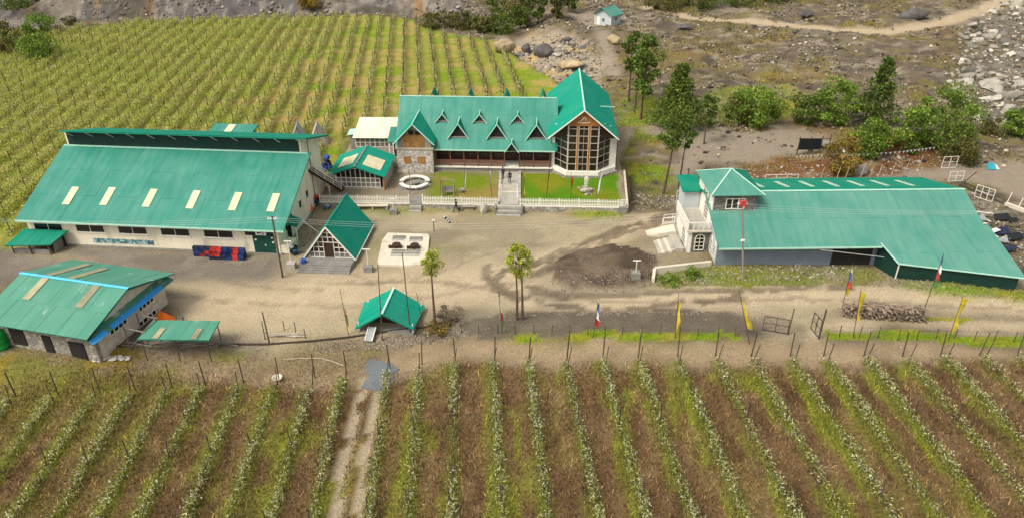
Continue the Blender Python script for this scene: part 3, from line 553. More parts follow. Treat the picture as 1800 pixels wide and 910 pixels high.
for i, (px, lb) in enumerate(((527, 'left grey pointed tent tip behind the warehouse upper roof'), (561, 'right pale pointed tent behind the warehouse upper roof'))):
    p = at(px, 252); h = zat(px, 218, p.y)-p.z; t = thing('ridge_tent', lb, 'tent', p, R_(12)); w_ = 1.45
    for s in (-1, 1): part('tent_side', MB().slab([(s*w_, -1.2, 0), (s*w_, 1.6, 0), (0, 1.6, h), (0, -1.2, h)], .04), M['grey' if i == 0 else 'conc'], t)
    part('tent_front', MB().slab([(-w_, -1.15, 0), (w_, -1.15, 0), (0, -1.15, h)], .04), M['conc' if i else 'grey'], t); part('tent_pole', MB().tube((0, -1.3, 0), (0, -1.3, h+.1), .04), M['post'], t)
p = at(412, 250); h = zat(412, 226, p.y)-p.z; t = thing('rear_canopy', 'strip of green canopy roof showing behind the warehouse upper roof', 'canopy', p, R_(-5))
E = ((-3.4, -1.4, h-.5), (3.4, -1.4, h-.5), (3.6, 1.4, h+.2), (-3.2, 1.4, h+.2)); roof(t, *E, 6, 1, 'roof'); patch(t, *E, .35, .52, .2, .9, 'skyl')
for u, v in ((-3, -1.2), (3, -1.2), (-3, 1.2), (3, 1.2)): part('post', MB().bar((u, v, -.1), (u, v, h-.3), .12), M['post'], t)
# shed against the warehouse
sh = thing('side_shed', 'low lean-to shed with small green roof against the warehouse front, left end', 'shed', (-54.56, 74.39, 0), R_(-5))
E = ((-.9, -3.1, 1.25), (4.0, -2.5, 1.25), (4.9, -.32, 1.95), (-.2, -.32, 1.95))
roof(sh, *E, 6, 1, 'roof_deep'); part('back_wall', MB().box(-.3, 4.2, -.5, -.4, -.1, 1.75), M['bgreen'], sh); part('side_wall', MB().box(3.9, 4.0, -2.0, -.5, -.1, 1.5), M['concd'], sh)
for u in (-.6, 1.5, 3.7): part('post', MB().bar((u, -2.5, -.2), (u, -2.5, 1.28), .1), M['post'], sh)
part('front_wall', MB().box(-.6, 3.7, -2.35, -2.25, -.2, .55), M['concd'], sh)

# ------------------------------------------------------------------ the stone house at the near left
hs_ = thing('stone_house', 'two-storey stone house with patched green roof and bright blue gable trim', 'house', (-36.0, 51.15, -.5), R_(-13.5))
HR = 3.7
Ea = ((-11.6, 0, HR), (0, 0, HR), (.2, 5.6, HR+1.75), (-11.3, 5.6, HR+1.75)); Eb = ((.4, 11.4, HR), (-11.3, 11.4, HR), (-11.3, 5.6, HR+1.75), (.2, 5.6, HR+1.75))
roof(hs_, *Ea, 11, 2, 'roof_old', 'front_roof'); roof(hs_, *Eb, 9, 2, 'roof_old', 'rear_roof')
part('ridge_cap', MB().slab([(-11.35, 5.42, HR+1.83), (.25, 5.42, HR+1.83), (.25, 5.6, HR+1.9), (-11.35, 5.6, HR+1.9)], .05).slab([(.25, 5.78, HR+1.83), (-11.35, 5.78, HR+1.83), (-11.35, 5.6, HR+1.9), (.25, 5.6, HR+1.9)], .05), M['bluel'], hs_)
for u0, v0, v1 in ((.22, .52, .97), (.70, .52, .97)): patch(hs_, *Ea, u0, u0+.065, v0, v1, 'skyl2')
for u0, v0, v1 in ((.73, .15, .95), (.52, .25, .95)): patch(hs_, *Eb, u0, u0+.065, v0, v1, 'skyl2')
wallslab(hs_, [(-11, -.5), (-.7, -.5), (-.7, HR), (-11, HR)], 'v', 1.2, .4, 'fstone', label='grey rubble stone front wall')
wallslab(hs_, [(1.6, -.5), (10.8, -.5), (10.8, HR), (5.8, HR+1.66), (1.6, HR+.4)], 'u', -1.1, .4, 'pstone', label='cream plastered stone gable wall')
wallslab(hs_, [(1.6, -.5), (10.8, -.5), (10.8, HR), (5.8, HR+1.66), (1.6, HR+.4)], 'u', -11, .4, 'pstone'); wallslab(hs_, [(-10.6, -.5), (-1.1, -.5), (-1.1, HR), (-10.6, HR)], 'v', 10.4, .4, 'fstone')
part('gable_skirt', MB().slab([(.35, .2, HR-.55), (.35, 11.2, HR-.55), (-.72, 11.2, HR-.1), (-.72, .2, HR-.1)], .05), M['roof_old'], hs_)
part('blue_fascia', MB().slab([(.40, 2.6, HR-.53), (.40, 9.6, HR-.53), (-.08, 9.6, HR-.3), (-.08, 2.6, HR-.3)], .04).slab([(.40, .2, HR-.53), (.40, 2.0, HR-.53), (-.1, 2.0, HR-.3), (-.1, .2, HR-.3)], .04), M['blue'], hs_)
part('bargeboard', MB().bar((.12, 5.6, HR+1.66), (.12, 11.3, HR-.06), .06, .16).bar((.05, 5.6, HR+1.66), (.0, .1, HR-.06), .06, .16), M['darkwood'], hs_)
for (v, z, w, h) in ((3.0, 1.85, 2.3, 1.1), (6.9, 1.85, 2.2, 1.1), (6.4, -.1, 2.6, 1.2)):
    window(hs_, (-.7, v, z), (0, 1, 0), (1, 0, 0), w, h, 4, 2, gm='glass', fw=.11)
for u0, u1, z0, z1 in ((-9.6, -8.1, .9, 2.7), (-6.2, -5.3, -.3, 2.4), (-3.5, -1.9, .2, 2.2)): 
    part('opening', MB().box(u0, u1, 1.12, 1.205, z0, z1), M['vdark'], hs_)
part('timber_lintel', MB().box(-11, -.7, 1.1, 1.2, 2.75, 2.9), M['post'], hs_)

# tin canopy beside it
tc_ = thing('tin_canopy', 'low green tin canopy on timber poles in front of the orange tarp', 'canopy', (-29.6, 54.3, 0), 0)
E = ((-3.3, -1.25, 1.9), (3.05, -1.4, 1.9), (3.1, 1.35, 2.05), (-2.9, 1.5, 2.05)); E = tuple((a, b_, z) for a, b_, z in E)
rr = roof(tc_, *E, 7, 1, 'roof_old')
for u0 in (.20, .74): patch(tc_, *E, u0, u0+.085, .02, .55, 'skyl2')
for u, v in ((-3.0, -1.2), (0, -1.3), (2.8, -1.35), (-2.7, 1.2), (2.9, 1.1)): part('pole', MB().tube((u, v, -.5), (u, v, 1.85 if v < 0 else 1.95), .05), M['post'], tc_)
tfm = MB(); o = (-34.9, 54.6)
tf = thing('drying_rack', 'grey rack of rough poles leaning between stone house and tin canopy', 'rack', (-34.6, 54.4, -.3), R_(-13))
for a, b_ in (((0, 0, 0), (0, 0, 2.6)), ((1.9, 0, 0), (1.9, 0, 2.4)), ((0, 1.8, 0), (0, 1.8, 2.9)), ((1.9, 1.8, 0), (1.9, 1.8, 2.7)), ((-.2, 0, 2.5), (2.1, 0, 2.3)), ((-.2, 1.8, 2.8), (2.1, 1.8, 2.6)), ((0, -.2, 2.5), (0, 2, 2.85)), ((1.9, -.2, 2.3), (1.9, 2, 2.65)), ((0, 0, .3), (1.9, 0, 2.2)), ((-.5, 0, .9), (2.4, 0, .85))):
    part('pole', MB().tube(a, b_, .06), M['greywood'], tf)
# orange tarp shelter
p = at(290, 566); ot = thing('orange_tarp_shelter', 'bright orange tarp shelter beside the stone house', 'tarp', p, R_(-10))
part('tarp', MB().add([(-.8, -.65, .1), (.8, -.7, .05), (.15, 0, 1.2), (-.4, .1, 1.15), (-.8, .7, .1), (.8, .7, .1)], [(0, 1, 2, 3), (1, 5, 2), (5, 4, 3, 2), (4, 0, 3)]), M['orange'], ot)
part('tent_pole', MB().tube((.1, 0, 0), (.15, 0, 1.5), .03).tube((-.5, .1, 0), (-.5, .1, 1.4), .03), M['post'], ot)

# ------------------------------------------------------------------ the A-frame hut
af = thing('a_frame_hut', 'steep green A-frame hut with white glazed front on a stone plinth', 'hut', (-19.75, 70.0, 0), R_(-4))
part('plinth', MB().box(-3.0, 2.75, -1.3, 8.4, -.2, .6), M['concd'], af)
for k in range(4): part('step', MB().box(-2.95+.1*k, 2.7, -2.5+.3*k, -2.2+.3*k if k < 3 else -1.302, -.2, .15+.14*k), M['concd'], af)
E = ((2.85, -.25, .55), (2.85, 8.2, .55), (0, 8.2, 4.35), (0, -.25, 4.35)); roof(af, *E, 4, 3, 'roofy', 'roof'); 
E = ((-2.85, 8.2, .55), (-2.85, -.25, .55), (0, -.25, 4.35), (0, 8.2, 4.35)); roof(af, *E, 4, 3, 'roofy', 'roof')
part('ridge_cap', MB().bar((0, -.27, 4.42), (0, 8.22, 4.42), .16, .07), M['roof_deep'], af)
part('bargeboard', MB().bar((2.9, -.3, .5), (0, -.3, 4.38), .07, .14).bar((-2.9, -.3, .5), (0, -.3, 4.38), .07, .14), M['white'], af)
part('eave_trim', MB().bar((2.9, -.25, .52), (2.9, 8.2, .52), .06, .12), M['white'], af)
wallslab(af, [(-2.6, .6), (2.6, .6), (0, 4.15)], 'v', 7.9, .1, 'white', 'rear_wall')
hl = lambda w: 2.62*(1-(w-.6)/3.6)
g_ = part('front_glazing_frame', MB(), M['white'], af)
mb = MB()
for k in range(-4, 5):
    u = k*.56
    if abs(k) == 0: z0 = 2.45
    else: z0 = .6
    zt = .6+3.6*(1-abs(u)/2.62)
    if zt > z0+.1: mb.bar((u, -.02, z0), (u, -.02, zt), .06)
for w in (.63, 1.25, 1.85, 2.45, 3.05, 3.6):
    h = hl(w)
    if w < 2.4: mb.bar((-h, -.02, w), (-.56, -.02, w), .06); mb.bar((.56, -.02, w), (h, -.02, w), .06)
    else: mb.bar((-h, -.02, w), (h, -.02, w), .06)
g_.data = mb.mesh('front_glazing_frame'); g_.data.materials.append(M['white'])
for w0, w1 in ((.63, 1.25), (1.25, 1.85), (1.85, 2.45), (2.45, 3.05), (3.05, 3.9)):
    h = hl(w0); k0 = -4
    for k in range(-5, 5):
        a, b_ = max(k*.56, -h), min((k+1)*.56, h)
        if b_-a < .08 or (w1 < 2.5 and k in (-1, 0)): continue
        ht = hl(w1); ps = [(a, w0), (b_, w0)]
        if a < 0: ps += [(b_, w1), (max(a, -ht), w1)] if b_ > -ht else [(b_, .6+3.6*(1-abs(b_)/2.62))]
        else: ps += [(min(b_, ht), w1), (a, w1)] if a < ht else [(a, .6+3.6*(1-a/2.62))]
        part('pane', MB().slab([(x, .0, z) for x, z in ps], .02), M['glassg' if w1 < 1.3 else 'glassb'], g_)
part('door', MB().box(-.52, .52, .05, .12, .6, 2.42), M['darkwood'], af)

# ------------------------------------------------------------------ glazed dining hut (arched front) and conservatory
gh = thing('glazed_hut', 'green-roofed hut with white glazed arched front and two cream skylights', 'hut', (-19.9, 87.7, .75), R_(-3))
EL = ((-3.75, 6.9, 1.95), (-3.75, -.6, 1.95), (0, -.75, 3.3), (0, 6.9, 3.3)); ER = ((3.75, -.6, 1.95), (3.75, 6.9, 1.95), (0, 6.9, 3.3), (0, -.75, 3.3))
roof(gh, *EL, 5, 2, 'roofy', 'roof'); roof(gh, *ER, 5, 2, 'roofy', 'roof')
patch(gh, *EL, .35, .78, .30, .85, 'skyl'); patch(gh, *ER, .18, .62, .22, .82, 'skyl')
part('ridge_cap', MB().bar((0, -.8, 3.38), (0, 6.95, 3.38), .2, .08), M['concd'], gh)
part('side_wall', MB().box(3.3, 3.45, 0, 6.6, 0, 2.0), M['conc'], gh); part('side_wall', MB().box(-3.45, -3.3, 0, 6.6, 0, 2.0), M['conc'], gh); wallslab(gh, [(-3.3, 0), (3.3, 0), (3.3, 1.95), (0, 3.1), (-3.3, 1.95)], 'v', 6.5, .12, 'conc')
part('base_wall', MB().box(-3.45, 3.45, -.08, .12, -.1, .3), M['conc'], gh)
window(gh, (-3.3, .0, .3), (1, 0, 0), (0, -1, 0), 6.3, 1.3, 10, 2, gm='glassg', fw=.08, split=True)
fr = MB(); arc = lambda u: 1.72+1.15*(1-(u/3.4)**2)
us = np.linspace(-3.3, 3.0, 11)
for a, b_ in zip(us[:-1], us[1:]): fr.bar((a, -.04, arc(a)), (b_, -.04, arc(b_)), .08)
for a in us[1:-1]: fr.bar((a, -.04, 1.6), (a, -.04, arc(a)), .07)
f_ = part('arched_fanlight', fr, M['white'], gh)
for a, b_ in zip(us[:-1], us[1:]): part('pane', MB().slab([(a, .02, 1.6), (b_, .02, 1.6), (b_, .02, arc(b_)), (a, .02, arc(a))], .02), M['glassb'], f_)
wallslab(gh, [(-3.5, 1.66), (-3.3, 1.7)]+[(float(a), float(arc(a))+.03) for a in us]+[(3.3, 1.95), (3.6, 1.9), (0, 3.2), (-3.6, 1.9)], 'v', .03, .05, 'white', 'gable_infill')
part('corner_post', MB().bar((3.55, -.3, -.05), (3.55, -.3, 2.0), .14), M['timber'], gh)

cv = thing('conservatory', 'glazed white conservatory with cream ribbed roof beside the lodge', 'conservatory', (-19.6, 100.3, .75), R_(-1))
E = ((-3.1, -.5, 2.4), (3.0, -.5, 2.4), (3.2, 5.6, 3.4), (-3.1, 5.6, 3.4)); roof(cv, *E, 12, 2, 'polyroof')
part('base_wall', MB().box(-2.8, 2.8, 0, .2, -.2, .9), M['conc'], cv); window(cv, (-2.8, 0, .9), (1, 0, 0), (0, -1, 0), 5.6, 1.5, 8, 2, gm='glassg', fw=.1, split=True)
part('side_wall', MB().box(-2.8, -2.65, .2, 5.4, -.2, 2.5), M['white'], cv); part('side_wall', MB().box(2.65, 2.8, .2, 5.4, -.2, 2.5), M['white'], cv); part('rear_wall', MB().box(-2.65, 2.65, 5.3, 5.4, -.2, 3.2), M['white'], cv)
part('side_porch', MB().slab([(-4.2, 1.2, 2.3), (-3.0, 1.2, 2.4), (-3.0, 3.4, 2.5), (-4.2, 3.4, 2.4)], .08), M['ridge'], cv); part('side_porch_wall', MB().box(-3.9, -2.9, 1.5, 3.2, -.2, 2.2), M['concd'], cv)
pr_ = thing('lodge_side_porch', 'small green-roofed porch with steps between conservatory and lodge', 'porch', (-15.9, 96.6, .75), R_(-2.5))
E = ((-1.2, -.6, 3.25), (.45, -.6, 3.25), (.45, 2.6, 4.3), (-1.2, 2.6, 4.3)); roof(pr_, *E, 2, 1, 'roof')
for u, v in ((-1.0, -.4), (.3, -.4), (-1, 2.3)): part('post', MB().bar((u, v, 0), (u, v, 3.3), .14), M['white'], pr_)
part('back_wall', MB().box(-1.0, .4, 2.3, 2.4, 0, 3.6), M['darkwood'], pr_)
for k in range(5): part('step', MB().box(-1.0, .25, -1.9+.32*k, -1.58+.32*k, 0, .18*(k+1)), M['concd'], pr_)

# ------------------------------------------------------------------ the lodge
lo = thing('lodge', 'green-roofed lodge with dormers, stone gable wing and tall glazed hall', 'lodge', (-10.4, 94.0, .75), R_(-2.5))
SL = 5.3/6.1
Ef = ((-5.3, -.5, 3.2), (16.5, -.5, 3.2), (16.5, 5.6, 8.5), (-5.3, 5.6, 8.5)); Eb = ((16.5, 11.7, 3.2), (-5.3, 11.7, 3.2), (-5.3, 5.6, 8.5), (16.5, 5.6, 8.5))
rf = roof(lo, *Ef, 14, 3, 'roof', 'front_roof'); roof(lo, *Eb, 14, 2, 'roof', 'rear_roof')
part('ridge_cap', MB().bar((-5.32, 5.6, 8.58), (16.3, 5.6, 8.58), .22, .07), M['ridge'], lo); part('eave_trim', MB().box(0, 16.2, -.56, -.5, 3.05, 3.24), M['ridge'], lo)
# porch
part('porch_floor', MB().box(-.2, 15.9, -.25, 2.3, .5, .68), M['white'], lo); part('porch_base', MB().box(-.1, 15.8, -.1, 2.2, -.1, .5), M['concd'], lo)
part('inner_wall', MB().box(-.1, 15.9, 2.2, 2.4, .6, 4.8), M['darkwood'], lo); part('rear_wall', MB().box(-5, 15.9, 11.0, 11.2, 0, 3.3), M['white'], lo); part('end_wall', MB().box(-5.0, -4.8, 1, 11, 0, 3.6), M['stone'], lo)
wallslab(lo, [(.2, 3.4), (11.0, 3.4), (5.6, 8.2)], 'u', -5.0, .2, 'darkwood', 'end_gable')
pu = [0, 2.05, 3.9, 5.8, 7.6, 9.4, 11.4, 13.3, 15.5]
for u in pu: part('porch_post', MB().box(u-.07, u+.07, -.12, .02, .68, 3.1), M['redwood'], lo)
for a, b_ in zip(pu[:-1], pu[1:]):
    if a == 9.4: continue
    r_ = part('railing', MB().box(a+.07, b_-.07, -.09, -.01, 1.52, 1.62), M['redwood'], lo)
    for z in (.82, 1.05, 1.28): part('rail_slat', MB().box(a+.07, b_-.07, -.07, -.03, z, z+.13), M['redwood'], r_)
for u in (1.0, 3.0, 4.8, 6.7, 8.5, 12.3, 14.3): window(lo, (u-.55, 2.2, 1.2), (1, 0, 0), (0, -1, 0), 1.1, 1.4, 2, 1, fm='redwood', gm='glass')
part('entrance_door', MB().box(9.7, 11.1, 2.1, 2.2, .7, 2.8), M['darkwood'], lo)
# walk-in gablet over the entrance
def gablet(parent, u, v0, w0, W, Hh, over, m, name='dormer', open_=True, tie=True, back=None):
    """steep A-shaped dormer: two sheet slopes, pale edge trim, dark opening with a timber sill"""
    bk = v0+Hh/SL if back is None else back; d = part(name, MB(), None, parent)
    a = Vector((u, v0-over, w0+Hh)); b_ = Vector((u, bk, w0+Hh)); mb = MB()
    for s in (-1, 1):
        e = Vector((u+s*W/2, v0-over, w0)); f = Vector((u+s*W/2, v0+.02, w0)); q = [e, a, b_, f] if s < 0 else [e, f, b_, a]
        part('dormer_roof', MB().slab(q[::-1] if s < 0 and False else (q if s > 0 else [e, a, b_, f][::-1]), .05), M[m], d)
        mb.bar(e, a, .07, .12)
    mb.bar(a+Z*.04, b_+Z*.04, .10, .06)
    d.data = mb.mesh(name); d.data.materials.append(M['ridge'])
    k = .86
    part('opening', MB().slab([(u-W/2*k, v0+.12, w0+.12), (u+W/2*k, v0+.12, w0+.12), (u, v0+.12, w0+Hh*.93)], .05), M['vdark'], d)
    if tie: part('sill', MB().box(u-W*.36, u+W*.36, v0-.02, v0+.1, w0+.14, w0+.30), M['greywood'], d)
    return d
gablet(lo, 10.4, -1.1, 3.18, 1.9, 1.35, .1, 'roof_deep', 'entrance_gablet', tie=False)
for u in (3.15, 8.35, 13.65):
    v0 = .75; d = gablet(lo, u, v0, 3.2+SL*(v0+.5), 2.9, 2.15, .25, 'roof_deep')
for u in (.85, 5.9, 11.05):
    v0 = 2.55; w0 = 3.2+SL*(v0+.5); d = gablet(lo, u, v0, w0, 2.1, 1.3, .2, 'roof_deep', 'small_dormer')
    part('vent_grille', MB().box(u-.3, u-.24, v0+.04, v0+.1, w0+.3, w0+.75).box(u+.24, u+.3, v0+.04, v0+.1, w0+.3, w0+.75).box(u-.03, u+.03, v0+.04, v0+.1, w0+.3, w0+.9), M['greywood'], d)
for u in (-.9, 4.2, 9.3, 14.4):
    w0 = 3.2+SL*(11.7-8.0); mb = MB()
    d = part('rear_dormer', MB().slab([(u-1.1, 8.4, w0), (u, 8.6, w0+2.55), (u, 5.7, w0+2.55)], .05).slab([(u+1.1, 8.4, w0), (u, 5.7, w0+2.55), (u, 8.6, w0+2.55)], .05), M['roof_deep'], lo)
# stone wing with timber gable
wl, wr, wf = -5.0, -.15, -1.0
part('wing_wall', MB().box(wl, wr, wf, wf+.35, -.15, 3.35), M['stone'], lo, label='grey and white rubble stone ground-floor wall of the gable wing')
part('wing_wall', MB().box(wl, wl+.35, wf+.35, 2.5, -.15, 3.35), M['stone'], lo); part('wing_wall', MB().box(wr-.35, wr, wf+.35, 2.3, -.15, 3.35), M['stone'], lo)
part('band_course', MB().box(wl-.12, wr+.12, wf-.12, wf+.4, 3.35, 3.62), M['paleposts'], lo); part('corner_plinth', MB().box(wl-.1, wl+1.3, wf-.15, wf-.01, -.2, .35), M['pale'], lo)
for u in (-4.1, -2.2): window(lo, (u, wf, 1.35), (1, 0, 0), (0, -1, 0), .95, .95, 2, 1, fm='timber', gm='plank', fw=.09)
wc = -2.55; wa, we = 7.05, 4.3; ww = 2.75
wallslab(lo, [(wc-2.25, 3.62), (wc+2.25, 3.62), (wc+2.25, 4.3), (wc, 6.75), (wc-2.25, 4.3)], 'v', wf-.02, .15, 'greywood', 'wing_gable')
gb = part('timber_panel_frame', MB().box(wc-1.45, wc+1.35, wf-.1, wf-.03, 4.42, 4.54).box(wc-1.45, wc+1.35, wf-.1, wf-.03, 3.64, 3.74).box(wc-1.2, wc+1.1, wf-.1, wf-.03, 5.22, 5.34), M['timber'], lo)
for k in range(7):
    u = wc-1.42+.4*k
    part('plank', MB().box(u, u+.35, wf-.07, wf-.022, 3.75, 4.41), M['plank'], gb); part('plank', MB().box(u, u+.35, wf-.07, wf-.022, 4.55, 5.21), M['plank'], gb)
window(lo, (wc-.75, wf-.02, 5.36), (1, 0, 0), (0, -1, 0), .8, .7, 1, 1, fm='greywood', gm='glass'); part('gable_opening', MB().box(wc+.15, wc+.85, wf-.05, wf-.021, 5.36, 5.9), M['vdark'], lo)
vb = 4.05
for s in (-1, 1):
    A = (wc+s*ww, wf-.75, we); B = (wc+s*ww, .75, we); Cc = (wc+.1, vb, wa); D = (wc, wf-.75, wa)
    if s > 0: roof(lo, A, B, Cc, D, 3, 2, 'roofy', 'wing_roof')
    else: roof(lo, B, A, D, Cc, 3, 2, 'roofy', 'wing_roof')
part('wing_trim', MB().bar((wc-ww, wf-.78, we-.05), (wc, wf-.78, wa), .06, .14).bar((wc+ww, wf-.78, we-.05), (wc, wf-.78, wa), .06, .14).bar((wc, wf-.8, wa+.08), (wc+.1, vb, wa+.08), .12, .07), M['ridge'], lo)
# tall hall with bow window
hu, he, hr, hw, hf, hb = 19.75, 5.55, 9.35, 4.6, -2.1, 17.7
for s in (-1, 1):
    A = (hu+s*hw, hf, he); B = (hu+s*hw, hb, he); Cc = (hu, hb, hr); D = (hu, hf, hr)
    if s > 0: roof(lo, A, B, Cc, D, 9, 2, 'roofy', 'hall_roof')
    else: roof(lo, B, A, D, Cc, 9, 2, 'roofy', 'hall_roof')
part('hall_ridge_cap', MB().bar((hu, hf-.02, hr+.08), (hu, hb, hr+.08), .2, .07), M['ridge'], lo)
part('hall_bargeboard', MB().bar((hu-hw, hf-.04, he-.03), (hu, hf-.04, hr), .06, .15).bar((hu+hw, hf-.04, he-.03), (hu, hf-.04, hr), .06, .15), M['white'], lo)
part('hall_side_wall', MB().box(hu-4.0, hu-3.7, 1.0, 17.2, -.2, 5.8), M['white'], lo); part('hall_side_wall', MB().box(hu+4.1, hu+4.4, 1.0, 17.2, -.2, 5.5), M['white'], lo); wallslab(lo, [(hu-3.7, -.2), (hu+4.1, -.2), (hu+4.1, 5.7), (hu, 9.1), (hu-3.7, 5.9)], 'v', 16.9, .3, 'white', 'hall_rear_wall')
bow = [(16.15, .8), (17.85, -1.4), (21.75, -1.4), (23.5, .6)]
part('hall_pier', MB().box(15.75, 16.15, .4, 1.2, -.1, 5.75), M['white'], lo); part('hall_pier', MB().box(23.5, 24.4, .5, 1.3, -.1, 5.3), M['white'], lo)
def prism(poly, z0, z1):
    k = len(poly); return MB().add([(x, y, z0) for x, y in poly]+[(x, y, z1) for x, y in poly], [tuple(range(k-1, -1, -1)), tuple(range(k, 2*k))]+[(i, (i+1) % k, k+(i+1) % k, k+i) for i in range(k)])
part('bow_sill', prism([(15.75, .35), (17.7, -1.75), (21.95, -1.75), (24.4, .2), (24.4, 1.0), (15.75, 1.0)], .3, .85), M['white'], lo)
part('bow_plinth', prism([(15.6, .2), (17.6, -1.95), (22.1, -1.95), (24.6, .05), (24.6, 1.0), (15.6, 1.0)], -.2, .3), M['fstone'], lo)
lines = [.85, 1.82, 2.79, 3.76, 4.73, 5.70, 6.67, 7.1]
rz_ = lambda u: hr-(hr-he)*abs(u-hu)/hw-.25
def facet(P0, P1, cols, name):
    P0, P1 = Vector((*P0, 0)), Vector((*P1, 0)); U = (P1-P0); Lh = U.length; U.normalize(); N_ = U.cross(Z); mb = MB(); f = part(name, MB(), None, lo)
    for c0, c1 in cols:
        um = (P0+U*(c0+c1)/2).x; top = min(7.1, rz_(um)+.12)
        for a in (c0, c1): mb.obox(P0, U, Z, N_, a-.02, a+.02, .85, min(7.1, rz_((P0+U*a).x)+.2), .0, .09)
        zs = [z for z in lines if z < top-.3]+[top]
        for z0, z1 in zip(zs[:-1], zs[1:]):
            mb.obox(P0, U, Z, N_, c0, c1, z0-.02, z0+.02, .004, .085)
            part('pane', MB().obox(P0, U, Z, N_, c0+.02, c1-.02, z0+.02, z1-.02, .02, .045), M['glassb'], f)
        mb.obox(P0, U, Z, N_, c0, c1, top-.025, top+.025, .004, .085)
    f.data = mb.mesh(name); f.data.materials.append(M['white']); return f
LS = math.hypot(bow[1][0]-bow[0][0], bow[1][1]-bow[0][1]); RS = math.hypot(bow[3][0]-bow[2][0], bow[3][1]-bow[2][1])
facet(bow[0], bow[1], ((.05, LS/2), (LS/2, LS-.04)), 'bow_window'); facet(bow[1], bow[2], ((.04, 1.08), (1.38, 1.98), (1.98, 2.58), (2.88, 3.86)), 'bow_window'); facet(bow[2], bow[3], ((.04, RS/2), (RS/2, RS-.05)), 'bow_window')
for a in (1.10, 2.60): part('timber_pillar', MB().box(17.85+a, 17.85+a+.26, -1.5, -1.38, .85, 7.1), M['timber'], lo)
part('bow_lining', prism([(16.2, 1.0), (17.9, -1.32), (21.7, -1.32), (23.45, .8)], .86, 5.4), M['vdark'], lo)
gp_ = wallslab(lo, [(hu-2.35, 7.1), (hu+2.35, 7.1), (hu, 9.0)], 'v', -1.52, .12, 'timber', 'gable_panel')
wallslab(lo, [(hu-4.2, 5.45), (hu+4.3, 5.35), (hu+2.3, 7.1), (hu, 9.0), (hu-2.3, 7.1)], 'v', -1.2, .08, 'glassb', 'gable_glazing')
em = MB()                                                    # carved white emblem above the window: a swirl over a scroll line
for k in range(11):
    a = -.6+4.3*k/10; em.obox((hu+.02+.22*math.cos(a), -1.53, 8.02+.2*math.sin(a)), (1, 0, 0), (0, 0, 1), (0, -1, 0), -.06, .06, -.06, .06, 0, .03)
for k in range(15):
    t = -.7+1.4*k/14; em.obox((hu+t, -1.53, 7.50+.10*abs(t)**1.5*1.5), (1, 0, 0), (0, 0, 1), (0, -1, 0), -.06, .06, -.045, .045, 0, .03)
for k in range(6): em.obox((hu-.45+.07*k, -1.53, 7.72+.06*k), (1, 0, 0), (0, 0, 1), (0, -1, 0), -.045, .045, -.035, .035, 0, .03)
part('emblem', em, M['white'], gp_)
part('gutter_arm', MB().bar((hu+2.6, 6.0, 7.35), (hu+4.6, 6.2, 7.2), .1), M['ridge'], lo)
part('rain_pipe', MB().bar((24.45, .3, 0), (24.45, .3, 5.3), .08), M['darkwood'], lo); part('rain_pipe', MB().bar((15.65, .3, 0), (15.65, .3, 5.5), .08), M['darkwood'], lo)

# ------------------------------------------------------------------ the long building on the right
rb = thing('long_barn', 'long low building with faded green roof, pale skylights and splayed lean-to', 'building', (21.9, 69.1, 0), R_(1.4))
RZ = 5.9
Ef = ((-.3, -1.25, 2.85), (29.0, -1.25, 2.85), (29.0, 6.2, RZ), (-.3, 6.2, RZ)); Eb = ((29.4, 15.4, 3.45), (-.3, 15.4, 3.45), (-.3, 6.2, RZ), (29.0, 6.2, RZ))
roof(rb, *Ef, 14, 2, 'roof_faded', 'front_roof'); roof(rb, *Eb, 14, 2, 'roof_deep', 'rear_roof')  # rear slope in deeper green: its turned-away shade is put into the colour
part('ridge_cap', MB().bar((5.2, 6.2, RZ+.09), (29.05, 6.2, RZ+.09), .24, .08), M['ridge'], rb); part('eave_trim', MB().box(-.3, 17.0, -1.31, -1.25, 2.72, 2.9), M['ridge'], rb)
wallslab(rb, [(0, -.2), (28.6, -.2), (28.6, 2.9), (0, 2.9)], 'v', 0, .25, 'slate', 'front_wall'); wallslab(rb, [(0, 0), (28.6, 0), (28.6, 3.3), (0, 3.3)], 'v', 14.6, .25, 'gwall', 'rear_wall')
wallslab(rb, [(.25, -.2), (14.6, -.2), (14.6, 3.5), (6.2, 5.75), (.25, 3.3)], 'u', 0, .25, 'gwall', 'end_wall'); wallslab(rb, [(.25, -.2), (14.6, -.2), (14.6, 3.5), (6.2, 5.75), (.25, 3.3)], 'u', 28.4, .25, 'gwall', 'end_wall')
for v in (.95, 2.35): archwin(rb, (0, v, .75), (0, -1, 0), (-1, 0, 0), .85, 1.7, 2, 3)
part('eave_gutter_pipe', MB().bar((10.5, -1.3, 2.6), (18.0, -1.2, 1.5), .05), M['wire'], rb)
part('opening', MB().box(12.5, 16.8, -.05, .0, 0, 2.3), M['vdark'], rb)
for k in range(8):
    a = .145+k*.099; patch(rb, *Eb, 1-(a+.018), 1-a, .30, .72, 'skylg')
Ew = ((17.9, -3.4, 2.0), (29.3, -6.55, 1.95), (29.3, 1.2, 4.05), (16.9, -1.0, 3.15))
roof(rb, *Ew, 8, 2, 'roof_faded', 'lean_to_roof')
part('lean_to_trim', MB().bar(Ew[0], Ew[1], .08, .12).bar(Ew[0], Ew[3], .08, .12), M['ridge'], rb)
def vwall(a, b_, z0, z1a, z1b, t=.1):
    a, b_ = Vector((*a, 0)), Vector((*b_, 0)); n = (b_-a).cross(Z).normalized()*t
    return MB().add([a+Z*z0, b_+Z*z0, b_+Z*z1b, a+Z*z1a, a+Z*z0-n, b_+Z*z0-n, b_+Z*z1b-n, a+Z*z1a-n], [(0, 1, 2, 3), (7, 6, 5, 4), (0, 4, 5, 1), (1, 5, 6, 2), (2, 6, 7, 3), (3, 7, 4, 0)])
